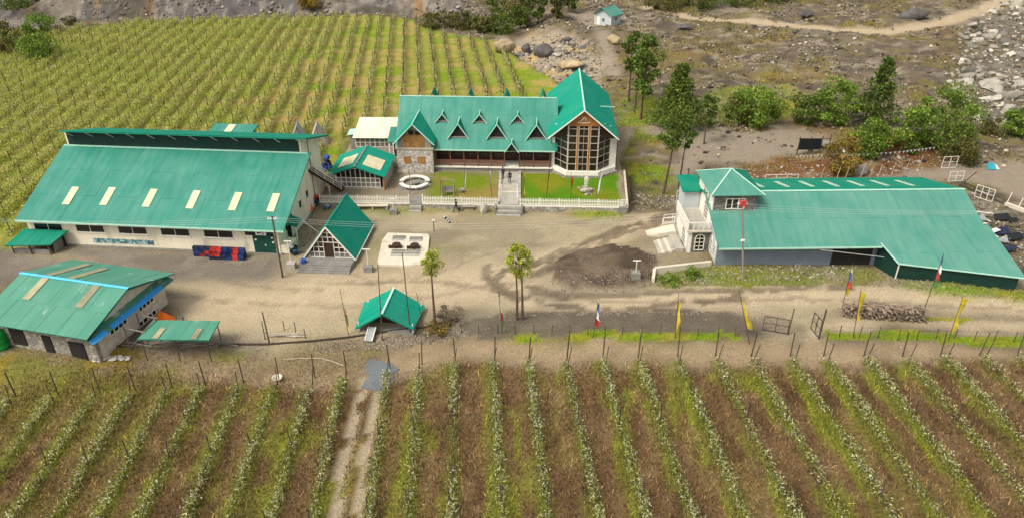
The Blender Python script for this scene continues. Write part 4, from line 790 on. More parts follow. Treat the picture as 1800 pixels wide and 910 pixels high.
part('lean_to_wall', vwall((18.1, -3.15), (28.9, -6.1), -.2, 2.0, 1.95), M['bgreen'], rb); part('lean_to_wall', vwall((17.2, -.2), (18.1, -3.15), -.2, 2.9, 2.0), M['bgreen'], rb); part('lean_to_wall', vwall((28.9, -6.1), (28.9, 0), -.2, 1.95, 3.6), M['bgreen'], rb)
part('lean_to_post', MB().bar((18.05, -3.3, -.1), (18.05, -3.3, 2.0), .1), M['wsteel'], rb)
# tower, balcony porch and annexe belong to the same building
tx0, tx1, ty0, ty1, tz = .05, 4.75, 3.6, 9.4, 6.9
part('tower_wall', MB().box(tx0, tx1, ty0, ty0+.3, 2.6, tz), M['dstone'], rb, label='dark stone-clad front of the tower'); part('tower_wall', MB().box(tx0-.12, tx0+.2, ty0+.05, ty1, 0, tz), M['white'], rb, label='white side of the tower facing the stairs'); part('tower_wall', MB().box(tx1-.3, tx1, ty0+.3, ty1, 3.5, tz), M['dstone'], rb); part('tower_wall', MB().box(tx0+.2, tx1-.3, ty1-.3, ty1, 3.0, tz), M['white'], rb)
part('tower_band', MB().box(tx0-.1, tx1+.1, ty0-.25, ty0-.005, 4.68, 4.82), M['concd'], rb)
ax = ((tx0+tx1)/2, (ty0+ty1)/2, 8.55); o_ = .55
cs = [(tx0-o_, ty0-o_, tz), (tx1+o_, ty0-o_, tz), (tx1+o_, ty1+o_, tz), (tx0-o_, ty1+o_, tz)]
for i in range(4):
    a, b_ = cs[i], cs[(i+1) % 4]; rp = part('tower_roof', MB().slab([a, b_, ax], .08), M['roof_faded' if i in (0, 3) else 'roof_deep'], rb)  # front and left faces paler: sunlit and shaded sides painted by material
for i in range(4): part('tower_hip_cap', MB().bar(Vector(cs[i])+Z*.05, Vector(ax)+Z*.06, .14, .06), M['ridge'], rb)
window(rb, (1.35, ty0, 5.05), (1, 0, 0), (0, -1, 0), 2.1, 1.3, 3, 1, fw=.1)
for v in (6.8, 5.9, 4.95): archwin(rb, (tx0-.12, v, 5.35), (0, -1, 0), (-1, 0, 0), .62, 1.1, 1, 1)
archwin(rb, (tx0-.12, 5.4, 3.1), (0, -1, 0), (-1, 0, 0), 1.5, 2.2, 3, 3)
pd = 3.05; px0, py0, py1 = -2.45, 2.75, 8.2
part('porch_wall', MB().box(px0, 0-.02, py0, py0+.3, -.1, pd-.2), M['dstone'], rb); part('porch_wall', MB().box(px0, px0+.3, py0+.3, py1, -.1, pd-.2), M['white'], rb); part('porch_pier', MB().box(px0-.06, px0+.35, py0-.06, py0-.005, -.1, pd-.2), M['white'], rb)
archwin(rb, (-1.2, py0, .55), (1, 0, 0), (0, -1, 0), 1.0, 1.9, 2, 3); archwin(rb, (px0, 4.6, .05), (0, -1, 0), (-1, 0, 0), 1.5, 2.3, 3, 3, name='arched_door')
dk = part('balcony_deck', MB().box(px0-.3, -.08, py0-.35, py1, pd-.2, pd), M['pale'], rb)
for k in range(5): part('deck_slab', MB().box(px0+.1, -.2, py0-.2+1.1*k, py0+.82+1.1*k, pd, pd+.03), M['conc'], dk)
bl = MB().bar((px0-.22, py0-.25, pd+.95), (px0-.22, py1, pd+.95), .1, .1).bar((px0-.22, py0-.25, pd+.95), (-.15, py0-.25, pd+.95), .1, .1)
for k in range(12): v = py0-.25+k*(py1-py0+.2)/11; bl.bar((px0-.22, v, pd), (px0-.22, v, pd+.95), .06)
for k in range(5): u = px0-.2+k*.55; bl.bar((u, py0-.25, pd), (u, py0-.25, pd+.95), .06)
bl.box(px0-.27, px0-.19, py0-.2, py1, pd, pd+.7)
part('balcony_railing', bl, M['wsteel'], rb)
part('porch_landing', MB().box(px0-1.3, px0-.31, py0+.2, py0+3.6, -.1, .62), M['conc'], rb)
for k in range(5): part('porch_step', MB().box(px0-1.3-.36*(k+1), px0-1.3-.36*k, py0+.1, py0+3.2, -.1, .5-.11*k), M['pale' if k % 2 else 'conc'], rb)
part('annexe_wall', MB().box(-1.9, -.15, 8.3, 10.9, -.1, 5.2), M['gwall'], rb); part('annexe_roof', MB().slab([(-2.3, 7.9, 5.25), (.1, 7.9, 5.25), (.1, 11.2, 5.9), (-2.3, 11.2, 5.9)], .1), M['roof_deep'], rb); part('annexe_post', MB().bar((-.9, 11.5, 0), (-.9, 11.5, 6.6), .1), M['post'], rb)
part('ramp', MB().slab([(px0-3.6, 7.0, .15), (px0-.4, 6.6, .9), (px0-.4, 8.4, .9), (px0-3.6, 8.2, .15)], .5), M['pale'], rb)
part('ramp_railing', MB().bar((px0-1.6, 8.5, 1.6), (px0-.3, 8.2, 1.9), .07).bar((px0-1.6, 8.5, .3), (px0-1.6, 8.5, 1.6), .07).bar((px0-1.6, 8.5, .9), (px0-.3, 8.2, 1.2), .06).bar((px0-.3, 8.2, .3), (px0-.3, 8.2, 1.9), .07), M['wsteel'], rb)

# ------------------------------------------------------------------ far cabin, green kiosk roof
p = at(1060, 45); cb = thing('small_cabin', 'tiny grey cabin with pale green roof on the far rocky slope', 'cabin', p, R_(-38))
part('wall', MB().box(-2.2, 2.2, -.2, .0, -.4, 2.6).box(2.0, 2.2, 0, 4.2, -.4, 2.6).box(-2.2, -2.0, 0, 4.2, -.4, 2.6).box(-2.0, 2.0, 4.0, 4.2, -.4, 2.6), M['gwall'], cb); wallslab(cb, [(-2.2, 2.6), (2.2, 2.6), (0, 3.9)], 'v', -.2, .2, 'gwall', 'gable'); wallslab(cb, [(-2.2, 2.6), (2.2, 2.6), (0, 3.9)], 'v', 4.0, .2, 'gwall', 'gable')
roof(cb, (2.8, -.8, 2.35), (2.8, 4.8, 2.35), (0, 4.8, 4.0), (0, -.8, 4.0), 5, 1, 'roof_faded'); roof(cb, (-2.8, 4.8, 2.35), (-2.8, -.8, 2.35), (0, -.8, 4.0), (0, 4.8, 4.0), 5, 1, 'roof_faded')
window(cb, (-.3, -.2, .8), (1, 0, 0), (0, -1, 0), .9, 1.0, 1, 1, gm='glassg'); window(cb, (2.2, 1.5, .9), (0, 1, 0), (1, 0, 0), 1.1, 1.0, 2, 1)
part('door', MB().box(-1.6, -.8, -.26, -.2, 0, 1.9), M['white'], cb); part('corner_trim', MB().bar((2.2, -.22, -.3), (2.2, -.22, 2.6), .14).bar((-2.2, -.22, -.3), (-2.2, -.22, 2.6), .14), M['white'], cb)

kr = thing('green_kiosk', 'small open green-roofed kiosk at the courtyard lower edge between two poles', 'kiosk', (-11.7, 58.7, -.15), R_(-6))
roof(kr, (-3.1, 2.3, .55), (-2.75, -2.1, .45), (.0, -2.2, 2.3), (.0, 2.4, 2.35), 4, 2, 'roofy', 'roof'); roof(kr, (2.75, -1.9, .65), (3.0, 2.1, .65), (0, 2.4, 2.35), (0, -2.2, 2.3), 4, 2, 'roofy', 'roof')
part('ridge_cap', MB().bar((0, -2.2, 2.43), (0, 2.4, 2.43), .2, .06), M['ridge'], kr)
for u, v in ((-2.5, -1.7), (2.6, -1.5), (-2.6, 2.0), (2.7, 1.9)): part('post', MB().bar((u, v, -.6), (u, v, 1.0), .1), M['wsteel'], kr)
part('counter', MB().box(-2.2, 2.4, -.3, .1, -.4, .8), M['darkwood'], kr); part('floor_slab', MB().box(-2.6, 2.7, -1.6, 2.1, -.6, .08), M['concd'], kr)

# ------------------------------------------------------------------ terrace edge: picket fences, walls, steps
pk = MB().add([(-.045, -.012, 0), (.045, -.012, 0), (.045, .012, 0), (-.045, .012, 0), (-.045, -.012, .88), (.045, -.012, .88), (.045, .012, .88), (-.045, .012, .88), (0, -.012, .98), (0, .012, .98)],
              [(0, 1, 5, 8, 4), (3, 7, 9, 6, 2), (0, 4, 7, 3), (1, 2, 6, 5), (4, 8, 9, 7), (5, 6, 9, 8), (0, 3, 2, 1)]).mesh('picket'); pk.materials.append(M['white'])
def picket_fence(P, Q, z, label):
    P, Q = Vector((*P, z)), Vector((*Q, z)); d = Q-P; L_ = d.length; t = thing('picket_fence', label, 'fence', P, math.atan2(d.y, d.x), 'white picket fences along the terrace')
    part('rail', MB().box(0, L_, .012, .06, .2, .28), M['white'], t); part('rail', MB().box(0, L_, .012, .06, .66, .74), M['white'], t); part('base_board', MB().box(0, L_, -.06, .1, -.08, .05), M['white'], t)
    n = int(L_/.2)
    for k in range(n): link('picket', pk, None, t, (.1+k*L_/n, random.uniform(-.004, .004), .05), (0, random.uniform(-.03, .03), 0))
    for k in range(int(L_/2.4)+1): u = min(k*2.4+.05, L_-.05); part('post', MB().box(u-.05, u+.05, .06, .16, -.1, 1.0), M['white'], t)
picket_fence((-24.0, 83.75), (-12.75, 83.40), .75, 'white picket fence from the warehouse piles to the small steps')
picket_fence((-11.15, 83.35), (-1.75, 82.9), .75, 'white picket fence between the small steps and the main steps')
picket_fence((.95, 82.75), (14.0, 82.2), .75, 'white picket fence right of the main steps, below the hall')
for a, b_, lb in (((-24.0, 83.6), (-12.75, 83.25), 'low stone terrace wall under the left picket fence'), ((-11.15, 83.2), (-1.75, 82.75), 'low stone terrace wall under the middle picket fence'), ((.95, 82.6), (14.3, 82.05), 'low stone terrace wall under the right picket fence')):
    one('terrace_wall', vwall(a, b_, -.2, .68, .68, .3), M['fstone'], lb, 'wall')
ms = thing('main_steps', 'grey concrete steps leading up to the lodge walkway', 'steps', (-.4, 82.7, 0), R_(-2.3))
for k in range(5): part('step', MB().box(-1.5, 1.5, -1.5+.3*k, -1.2+.3*k if k < 4 else .2, -.1, .15*(k+1)), M['concd' if k % 2 else 'conc'], ms)
part('cheek_wall', MB().box(-1.75, -1.5, -1.0, .25, -.1, .85), M['concd'], ms); part('cheek_wall', MB().box(1.5, 1.75, -1.0, .25, -.1, .85), M['concd'], ms)
ss = thing('small_steps', 'narrow grey steps through the picket fence below the ring bench', 'steps', (-11.95, 83.4, 0), R_(-2))
for k in range(4): part('step', MB().box(-.75, .75, -1.1+.3*k, -.8+.3*k if k < 3 else 2.2, -.1, .19*(k+1)), M['concd' if k % 2 else 'conc'], ss)
for s in (-1, 1): part('gate_post', MB().box(s*.85-.06, s*.85+.06, 0, .12, .5, 1.9), M['white'], ss)
wk = thing('walkway', 'grey paved walkway with stone edges from the steps to the lodge entrance', 'walkway', (-.35, 83.0, .75), R_(-.6))
part('paving', MB().box(-1.1, 1.1, 0, 10.3, -.05, .04), M['conc'], wk); part('cross_strip', MB().box(-1.1, 1.1, 3.6, 3.9, .0, .06), M['pale'], wk)
for s in (-1, 1):
    part('edge_wall', MB().box(s*1.28-.16, s*1.28+.16, .2, 10.0, -.1, .32), M['stone'], wk)
    part('edge_rail', MB().bar((s*1.0, .1, .9), (s*1.0, 4.2, .9), .06).bar((s*1.0, .1, 0), (s*1.0, .1, .9), .06).bar((s*1.0, 4.2, 0), (s*1.0, 4.2, .9), .06), M['white'], wk)
swl = thing('lawn_side_wall', 'low wall with dark railing along the right side of the hall lawn', 'wall', (14.2, 82.4, .7), R_(-5.5))
part('coping', MB().box(-.12, .12, 0, 11, -.6, .35), M['pale'], swl)
for k in range(8): part('rail_post', MB().bar((.25, .5+1.45*k, -.5), (.25, .5+1.45*k, 1.3), .08), M['darkwood'], swl)
part('rail_panel', MB().box(.22, .28, .4, 10.9, .1, 1.2), M['darkwood'], swl)
# bench slabs by the wall
for px, w_, lb in ((655, 3.9, 'long pale concrete bench on blocks below the left picket fence'),):
    p = at(px, 362); bn = thing('concrete_bench', lb, 'bench', p); part('seat', MB().box(-w_/2, w_/2, -.25, .25, .4, .52), M['pale'], bn)
    for u in (-w_/2+.2, 0, w_/2-.2): part('leg', MB().box(u-.12, u+.12, -.2, .2, -.1, .4), M['conc'], bn)
p = at(822, 369); bn = thing('log_bench', 'low grey plank bench beside the walking person', 'bench', p); part('seat', MB().box(-1.2, 1.0, -.15, .15, .3, .38), M['greywood'], bn)
for u in (-1, .8): part('leg', MB().box(u-.1, u+.1, -.12, .12, -.1, .3), M['post'], bn)
# ring bench
p = at(729, 325); rbn = thing('ring_bench', 'round white ring bench with low table on the terrace', 'bench', p)
def ring(r0, r1, z0, z1, a0, a1, n):
    mb = MB()
    for k in range(n):
        a, b_ = a0+(a1-a0)*k/n, a0+(a1-a0)*(k+1)/n
        mb.add([(r*math.cos(t), r*math.sin(t)*1.05, z) for z in (z0, z1) for t in (a, b_) for r in (r0, r1)], [(0, 1, 3, 2)[::-1], (4, 5, 7, 6), (1, 3, 7, 5), (0, 4, 6, 2), (0, 1, 5, 4), (2, 6, 7, 3)])
    return mb
for k, (a0, a1) in enumerate(((-2.85, -.3), (.1, 3.05))):
    sg_ = part('seat', ring(1.45, 2.0, .42, .52, a0, a1, 18), M['white'], rbn)
    for j in range(6): t = a0+.15+(a1-a0-.3)*j/5; part('leg', MB().bar((1.72*math.cos(t), 1.8*math.sin(t), -.1), (1.72*math.cos(t), 1.8*math.sin(t), .43), .1), M['white'], sg_)
part('floor_disc', MB().lathe([(2.1, -.1), (2.1, .03)], 28), M['concd'], rbn)
tb = part('low_table', MB().lathe([(.55, .36), (.55, .42)], 14), M['greywood'], rbn)
for k in range(4): part('table_leg', MB().bar((.4*math.cos(k*1.57), .4*math.sin(k*1.57), 0), (.4*math.cos(k*1.57), .4*math.sin(k*1.57), .36), .08), M['white'], tb)
# swing frame, planter, cairn, standing stone
p = at(788, 343); sf = thing('swing_frame', 'small dark timber swing seat frame on the left lawn', 'swing', p)
for u in (-.75, .75):
    for v in (-.5, .5): part('post', MB().bar((u, v*1.2, -.1), (u, v*.3, 2.1), .1), M['greywood'], sf)
part('crossbar', MB().bar((-.85, 0, 2.1), (.85, 0, 2.1), .1), M['greywood'], sf); part('seat', MB().box(-.6, .6, -.2, .25, .5, .58), M['greywood'], sf); part('backrest', MB().box(-.6, .6, .22, .28, .6, 1.1), M['greywood'], sf)
part('chain', MB().bar((-.6, 0, .55), (-.65, 0, 2.1), .025).bar((.6, 0, .55), (.65, 0, 2.1), .025), M['metal'], sf)
p = at(811, 338); one('planter', MB().lathe([(.22, 0), (.38, .35), (.40, .45), (.30, .45), (.26, .2)], 12), M['conc'], 'round concrete planter on the left lawn beside a pole', 'planter', loc=p)
ico = bmesh.new(); bmesh.ops.create_icosphere(ico, subdivisions=2, radius=1); IV2 = np.array([v.co[:] for v in ico.verts]); IF2 = np.array([[v.index for v in f.verts] for f in ico.faces]); ico.free()
ico = bmesh.new(); bmesh.ops.create_icosphere(ico, subdivisions=1, radius=1); IV1 = np.array([v.co[:] for v in ico.verts]); IF1 = np.array([[v.index for v in f.verts] for f in ico.faces]); ico.free()
def rockmesh(seed, IV, flat=.7, chop=5, lo=.38, hi=.78, rough=0.):
    r = np.random.default_rng(seed); v = IV.copy()
    if rough:
        for q in range(4): w_ = r.normal(size=3)*(2+1.6*q); v *= (1+rough/(q+1)*np.sin(v@w_+r.uniform(0, 6)))[:, None]
    for _ in range(chop):                                    # planar cuts make angular stones
        n = r.normal(size=3); n /= np.linalg.norm(n); d = r.uniform(lo, hi); k = v@n; v -= np.outer(np.maximum(0, k-d), n)
    v *= (1+r.normal(0, .04, (len(v), 1))); v *= np.array([r.uniform(.8, 1.25), r.uniform(.7, 1.1), flat*r.uniform(.75, 1.2)]); return v
ico = bmesh.new(); bmesh.ops.create_icosphere(ico, subdivisions=3, radius=1); IV3 = np.array([v.co[:] for v in ico.verts]); IF3 = np.array([[v.index for v in f.verts] for f in ico.faces]); ico.free()
rock_me = []
for k in range(14): me = npmesh('boulder', rockmesh(k, IV3, .62, 15, .40, .75, .04)*1.15, IF3); me.materials.append(M[('rock', 'paler', 'rock', 'drock', 'paler', 'rock', 'ochre')[k % 7]]); rock_me.append(me)
def rock(name, label, cat, p, s, k, group=None, rot=None, sink=.25):
    me = rock_me[k % 14]; o = link(name, me, None, None, (p[0], p[1], p[2]+s*.35-sink*s), rot or (random.uniform(-.3, .3), random.uniform(-.3, .3), random.uniform(0, 6.3))); o.scale = (s,)*3; return setp(o, label, cat, group)
def stone_one(name, label, cat, p, sc, seed, m, rz=0):
    me = npmesh(name, rockmesh(seed, IV3, 1, 20, .42, .74, .05)*1.25*np.array(sc), IF3); return setp(link(name, me, M[m], None, (p[0], p[1], p[2]+sc[2]*.6), (0, 0, rz)), label, cat)
cr_ = thing('cairn', 'grey stone cairn with a pale upright stone on the hall lawn', 'cairn', at(1030, 336))
for k in range(16):
    a = random.uniform(0, 6.3); r = random.uniform(.3, 1.5); s = random.uniform(.28, .5)
    o = link('stone', rock_me[(k*3) % 14], None, cr_, (r*math.cos(a), r*math.sin(a)*.8, .05+.35*max(0, 1-r)), (0, 0, a)); o.scale = (s,)*3
for k, (z, s) in enumerate(((.3, .6), (.62, .42))): o = link('stone', rock_me[k], None, cr_, (0, 0, z), (0, 0, k)); o.scale = (s,)*3
o = link('upright_stone', npmesh('upright_stone', rockmesh(5, IV2, 1, 6)*np.array([.42, .3, .75]), IF2), M['paler'], cr_, (.02, 0, 1.25))
stone_one('standing_stone', 'pale upright standing stone beside the main steps', 'stone', at(850, 375), (.85, .55, 1.1), 77, 'paler')
# concrete pad with four slots
pd_ = thing('concrete_pad', 'pale concrete pad with four sunken grey pits and seats in the courtyard', 'concrete pad', (0, 0, 0))
pp = [at0(*q)[:2] for q in ((682, 412), (752, 414), (755, 418), (753, 440), (750, 458), (740, 467), (722, 469), (665, 468), (664, 462), (672, 425))]; px_ = np.mean(pp, axis=0); pd_.location = (px_[0], px_[1], 0)
part('slab', prism([(a-px_[0], b_-px_[1]) for a, b_ in pp[::-1]], -.2, .22), M['pale'], pd_)
for (qx, qy, w_, h_) in ((701, 420, 1.5, .9), (731, 422, 1.5, .9), (699, 446, 1.5, 1.2), (725, 446, 1.6, 1.2)):
    q = at0(qx, qy, .22); u, v = q[0]-px_[0], q[1]-px_[1]
    pt_ = part('pit_cover', MB().box(u-w_/2, u+w_/2, v-h_/2, v+h_/2, .2, .24), M['conc'], pd_); part('pit_rim', MB().box(u-w_/2, u+w_/2, v+h_/2, v+h_/2+.1, .2, .38).box(u-w_/2, u+w_/2, v+h_*.05, v+h_*.05+.12, .24, .34), M['concd'], pt_)
for qx, qy in ((695, 436), (727, 437)):
    q = at0(qx, qy, .22); u, v = q[0]-px_[0], q[1]-px_[1]; part('seat', MB().box(u-.75, u+.75, v-.12, v+.12, .24, .55).lathe([(.45, .24), (.5, .62)], 12, (u+.1, v+.25, 0)), M['darkwood'], pd_)
# white retaining wall near the barn
a, b_, c__ = at0(1152, 482), at0(1250, 468), at0(1150, 497)
wt = thing('white_wall', 'low whitewashed retaining wall in front of the barn porch', 'wall', (a[0], a[1], 0))
part('wall', vwall((0, 0), (b_[0]-a[0], b_[1]-a[1]), -.2, .75, .55, .35), M['pale'], wt); part('wall_return', vwall((c__[0]-a[0], c__[1]-a[1]), (0, 0), -.2, .5, .75, .3), M['pale'], wt)

# ------------------------------------------------------------------ poles, flags, lamps
def pole_from(px0, py0, px1, py1):
    """foot on the ground at the first picture point, tip in the same upright plane seen at the second"""
    b = at(px0, py0); d = ray(px1, py1); t = b.y/d[1]; return b, Vector((d[0]*t, b.y, CAMZ+d[2]*t))
def banner(px0, py0, px1, py1, bands, label, w=.5, f0=.35, f1=.98, r=.035, cat='flag', name='prayer_flag', pm='post', seed=0, side=1):
    w *= .9; b, tip = pole_from(px0, py0, px1, py1); t = thing(name, label, cat, b, 0, 'banner poles'); tp = tip-b
    part('pole', MB().tube((0, 0, -.3), tp, r, r*.6), M[pm], t)
    n = len(bands); NS = 4; k = random.Random(seed); ph = k.uniform(0, 6)
    for i, m in enumerate(bands):
        a, c1 = f1-(f1-f0)*i/n, f1-(f1-f0)*(i+1)/n; mb = MB(); vs = []; 
        for j in range(NS+1):
            f = a+(c1-a)*j/NS; base = tp*f; fold = .22*math.sin(ph+9*f); ww = w*(.7+.35*math.sin(ph+7*f+1.3*math.sin(11*f)))
            for q in range(4): s = q/3; vs.append((base.x+side*(r+ww*s), base.y+fold*s+.06*math.sin(3*s+ph+j), base.z-.28*s*w*2-.06*math.sin(4*s+ph)))
        n0 = len(vs); fs = [(j*4+q, j*4+q+1, j*4+q+5, j*4+q+4) for j in range(NS) for q in range(3)]
        vs2 = [(x, y+.012, z) for x, y, z in vs]; part('cloth', MB().add(vs+vs2, fs+[tuple(n0+i_ for i_ in f_[::-1]) for f_ in fs]), M[m], t)
    return t
B5 = ['fblue', 'fwhite', 'fred', 'fgreen', 'fyellow']
banner(1479, 546, 1499, 462, ['fwhite', 'fblue', 'fred', 'fyellow'], 'five-coloured prayer banner at the left end of the firewood stack', .45, .35)
banner(1625, 542, 1659, 446, ['fblue', 'fwhite', 'fred', 'fgreen'], 'five-coloured prayer banner behind the firewood stack, in front of the lean-to', .5, .42, r=.045)
banner(1043, 592, 1051, 531, ['fblue', 'fwhite', 'fred'], 'blue white and red prayer banner in the garden bed strip', .5, .32)
banner(884, 586, 876, 511, ['fblue', 'fwhite', 'fred', 'fgreen'], 'thin faded prayer banner left of the garden bed fence', .17, .1, side=1)
banner(1187, 594, 1193, 514, ['fyellow'], 'tall plain yellow banner on the grassy verge', .36, .08, .80, seed=1)
banner(1319, 604, 1299, 508, ['fyellow'], 'yellow banner on a tilted pole left of the open field gate', .62, .30, .86, seed=2)
banner(1500, 594, 1514, 506, ['fyellow'], 'yellow banner in front of the firewood stack', .5, .38, .95, seed=3)
banner(1667, 598, 1693, 520, ['fyellow'], 'yellow banner on the verge right of the firewood stack', .5, .18, .98, seed=4)
banner(198, 602, 176, 530, ['fblue', 'fwhite', 'fred'], 'blue and red prayer banner in front of the stone house gable', .35, .45, .92, seed=5)
banner(613, 588, 597, 506, ['fwhite', 'fred', 'fgreen', 'fyellow'], 'slim faded prayer pole at the courtyard edge left of the green kiosk', .14, .12, .75, seed=6)
banner(335, 592, 311, 540, ['greywood'], 'thin dark pole leaning over the tin canopy', .06, .5, .7, seed=7, name='flag_pole', cat='pole')
for (a, b_, c1, d1, bands, lb, w_) in ((721, 343, 719, 296, ['paleposts'], 'bare pole with a pale streamer beside the ring bench', .1), (816, 343, 818, 288, ['fwhite'], 'pole with white streamer in the middle of the left lawn', .13), (865, 352, 859, 287, ['fwhite', 'fred'], 'pole with white and red streamer left of the walkway', .16), (920, 347, 922, 291, ['fyellow'], 'pole with thin yellow banner just right of the walkway', .2), (960, 348, 966, 290, ['bgreen'], 'dark green pole with narrow banner below the lodge porch corner', .1), (1004, 348, 1004, 302, ['fred'], 'pole with narrow red banner before the bow window', .28), (1048, 349, 1057, 293, ['fwhite'], 'pole with hanging white banner on the right of the hall lawn', .34), (776, 344, 773, 310, ['fred'], 'short pole with orange red streamer beside the swing frame', .18)):
    banner(a, b_, c1, d1, bands, lb, w_, .12, .8, .03, seed=a)
for (a, b_, c1, d1, r, lb) in ((672, 598, 664, 465, .06, 'tall bare pole in front of the left slope of the green kiosk'), (722, 588, 707, 444, .06, 'tall bare pole in front of the right slope of the green kiosk'), (474, 604, 461, 548, .08, 'short thick post stump with twigs at the courtyard edge'), (746, 580, 732, 514, .04, 'thin pole at the right corner of the green kiosk')):
    b0, tp = pole_from(a, b_, c1, d1); t = thing('wooden_pole', lb, 'pole', b0); part('shaft', MB().tube((0, 0, -.3), (tp-b0), r, r*.7), M['post'], t)
    part('knot', MB().bar((tp-b0)*.72+Vector((-.04, 0, 0)), (tp-b0)*.72+Vector((.2, 0, .1)), .05), M['paleposts'], t)
for i, (a, b_, c1, d1) in enumerate(((500, 580, 498, 568), (520, 586, 518, 570), (537, 594, 535, 582), (466, 596, 461, 570))):
    b0, tp = pole_from(a, b_, c1, d1); one('short_stake', MB().tube((0, 0, -.2), tp-b0+Vector((0, 0, .3)), .05, .04), M['post'], f'{ORD[i]} short dark stake beside the stick bundle at the courtyard edge', 'stake', 'short stakes', loc=b0)
p = at(505, 590); sb = thing('stick_bundle', 'bundle of pale sticks lying on the courtyard edge', 'sticks', p)
for k in range(14): a = random.uniform(-.3, .3); part('stick', MB().tube((-1.5+random.uniform(-.4, .4), random.uniform(-.3, .3), .05+.03*k/2), (1.3+random.uniform(-.5, .5), random.uniform(-.3, .3)+a, .05+.03*k/2), .03), M['paleposts'], sb)
# utility poles and wires
up1, ut1 = pole_from(497, 487, 478, 380); up2, ut2 = pole_from(1307, 492, 1305, 352)
for (b0, tp, lb, hat) in ((up1, ut1, 'leaning utility pole at the right corner of the warehouse', 0), (up2, ut2, 'utility pole with red box on top in front of the long barn', 1)):
    t = thing('utility_pole', lb, 'utility pole', b0); d_ = tp-b0; part('shaft', MB().tube((0, 0, -.3), d_, .11, .08, 8), M['post' if not hat else 'greywood'], t)
    part('crossarm', MB().bar(d_*.96+Vector((-.5, 0, 0)), d_*.96+Vector((.5, 0, 0)), .1), M['wsteel'], t)
    for s in (-.4, 0, .4): part('insulator', MB().lathe([(.05, 0), (.05, .14)], 6, tuple(d_*.96+Vector((s, 0, .05)))), M['white'], t)
    if hat: part('red_box', MB().add([(-.28, -.15, 0), (.28, -.15, 0), (.28, .15, 0), (-.28, .15, 0), (-.28, -.15, .55), (.28, -.15, .62), (.28, .15, .62), (-.28, .15, .55)], [(0, 3, 2, 1), (4, 5, 6, 7), (0, 1, 5, 4), (1, 2, 6, 5), (2, 3, 7, 6), (3, 0, 4, 7)]), M['fred'], t, loc=d_*.93); part('junction_box', MB().box(-.25, .15, -.2, -.08, -.1, .1), M['white'], t, loc=d_*.52)
    else:
        for k in range(4): part('step_peg', MB().bar(d_*(.3+.15*k)+Vector((-.22, 0, 0)), d_*(.3+.15*k)+Vector((.22, 0, 0)), .04), M['paleposts'], t)
def wire(P, Q, sag, label, r=.009):
    P, Q = Vector(P), Vector(Q); pts = [P.lerp(Q, k/16)-Z*sag*4*(k/16)*(1-k/16)-P for k in range(17)]
    one('overhead_wire', MB().path(pts, r, 4), M['wire'], label, 'wire', 'overhead wires', loc=P)
for i, s in enumerate((-.4, 0, .4)):
    nm = ('front', 'middle', 'rear')[i]
    wire(ut1+Vector((s, 0, -.1-.25*i)), ut2+Vector((s, 0, -.4-.3*i)), 1.4, f'{nm} wire hanging across the courtyard between the two utility poles')
    wire(ut2+Vector((s, 0, -.4-.3*i)), ut2+Vector((60, 3+s*3, .6-.5*i)), 1.6, f'{nm} wire running right over the faded barn roof')
    wire(ut1+Vector((s, 0, -.1-.25*i)), ut1+Vector((-55, 3.5+s, .8-.3*i)), 1.5, f'{nm} wire running left across the warehouse roof')
# lamp posts on concrete blocks
for (a, b_, c1, d1, lb) in ((513, 470, 515, 424, 'T-shaped lamp post on a grey block left of the A-frame steps'), (648, 476, 645, 438, 'T-shaped lamp post on a grey block right of the A-frame'), (692, 376, 692, 350, 'short lamp post on a dark block below the left picket fence'), (1117, 487, 1117, 458, 'T-shaped lamp post standing on the dark earth mound'), (1094, 372, 1095, 352, 'T-shaped lamp post on a block at the right end of the picket fence')):
    b0, tp = pole_from(a, b_, c1, d1); t = thing('lamp_post', lb, 'lamp post', b0, 0, 'courtyard lamp posts'); h = tp.z-b0.z
    part('block', MB().box(-.45, .45, -.4, .4, -.2, .62), M['concd' if a != 513 else 'conc'], t); part('post', MB().tube((0, 0, .6), (0, 0, h), .045), M['wsteel'], t); part('arm', MB().box(-.4, .4, -.06, .06, h-.03, h+.04), M['wsteel'], t)

# ------------------------------------------------------------------ crates and heaps
crm = {}
for cm in ('bluec', 'redc', 'navy'):
    mb = MB().box(-.31, .31, -.21, .21, 0, .05)
    for x0, x1, y0, y1 in ((-.31, .31, -.21, -.18), (-.31, .31, .18, .21), (-.31, -.28, -.18, .18), (.28, .31, -.18, .18)):
        for z0, z1 in ((.06, .16), (.19, .29), (.31, .38)): mb.box(x0, x1, y0, y1, z0, z1)
    for x in (-.3, .27):
        for y in (-.2, .17): mb.box(x, x+.03, y, y+.03, .05, .37)
    me = mb.mesh('crate'); me.materials.append(M[cm]); crm[cm] = me
c0 = at0(342, 449); cdir = R_(-5); k = 0
pat = [['bluec', 'redc', 'bluec', 'navy', 'redc', 'bluec', 'bluec', 'navy', 'bluec'], ['bluec', 'navy', 'redc', 'bluec', 'navy', 'navy', 'bluec', 'redc', 'bluec'], ['navy', 'bluec', 'navy', 'redc', 'redc', 'bluec', 'bluec', 'redc', 'bluec'], ['bluec', 'bluec', 'bluec', 'redc', 'redc', 'bluec', 'bluec', 'redc', 'bluec']]
cname = {'bluec': 'blue', 'redc': 'red', 'navy': 'dark navy'}
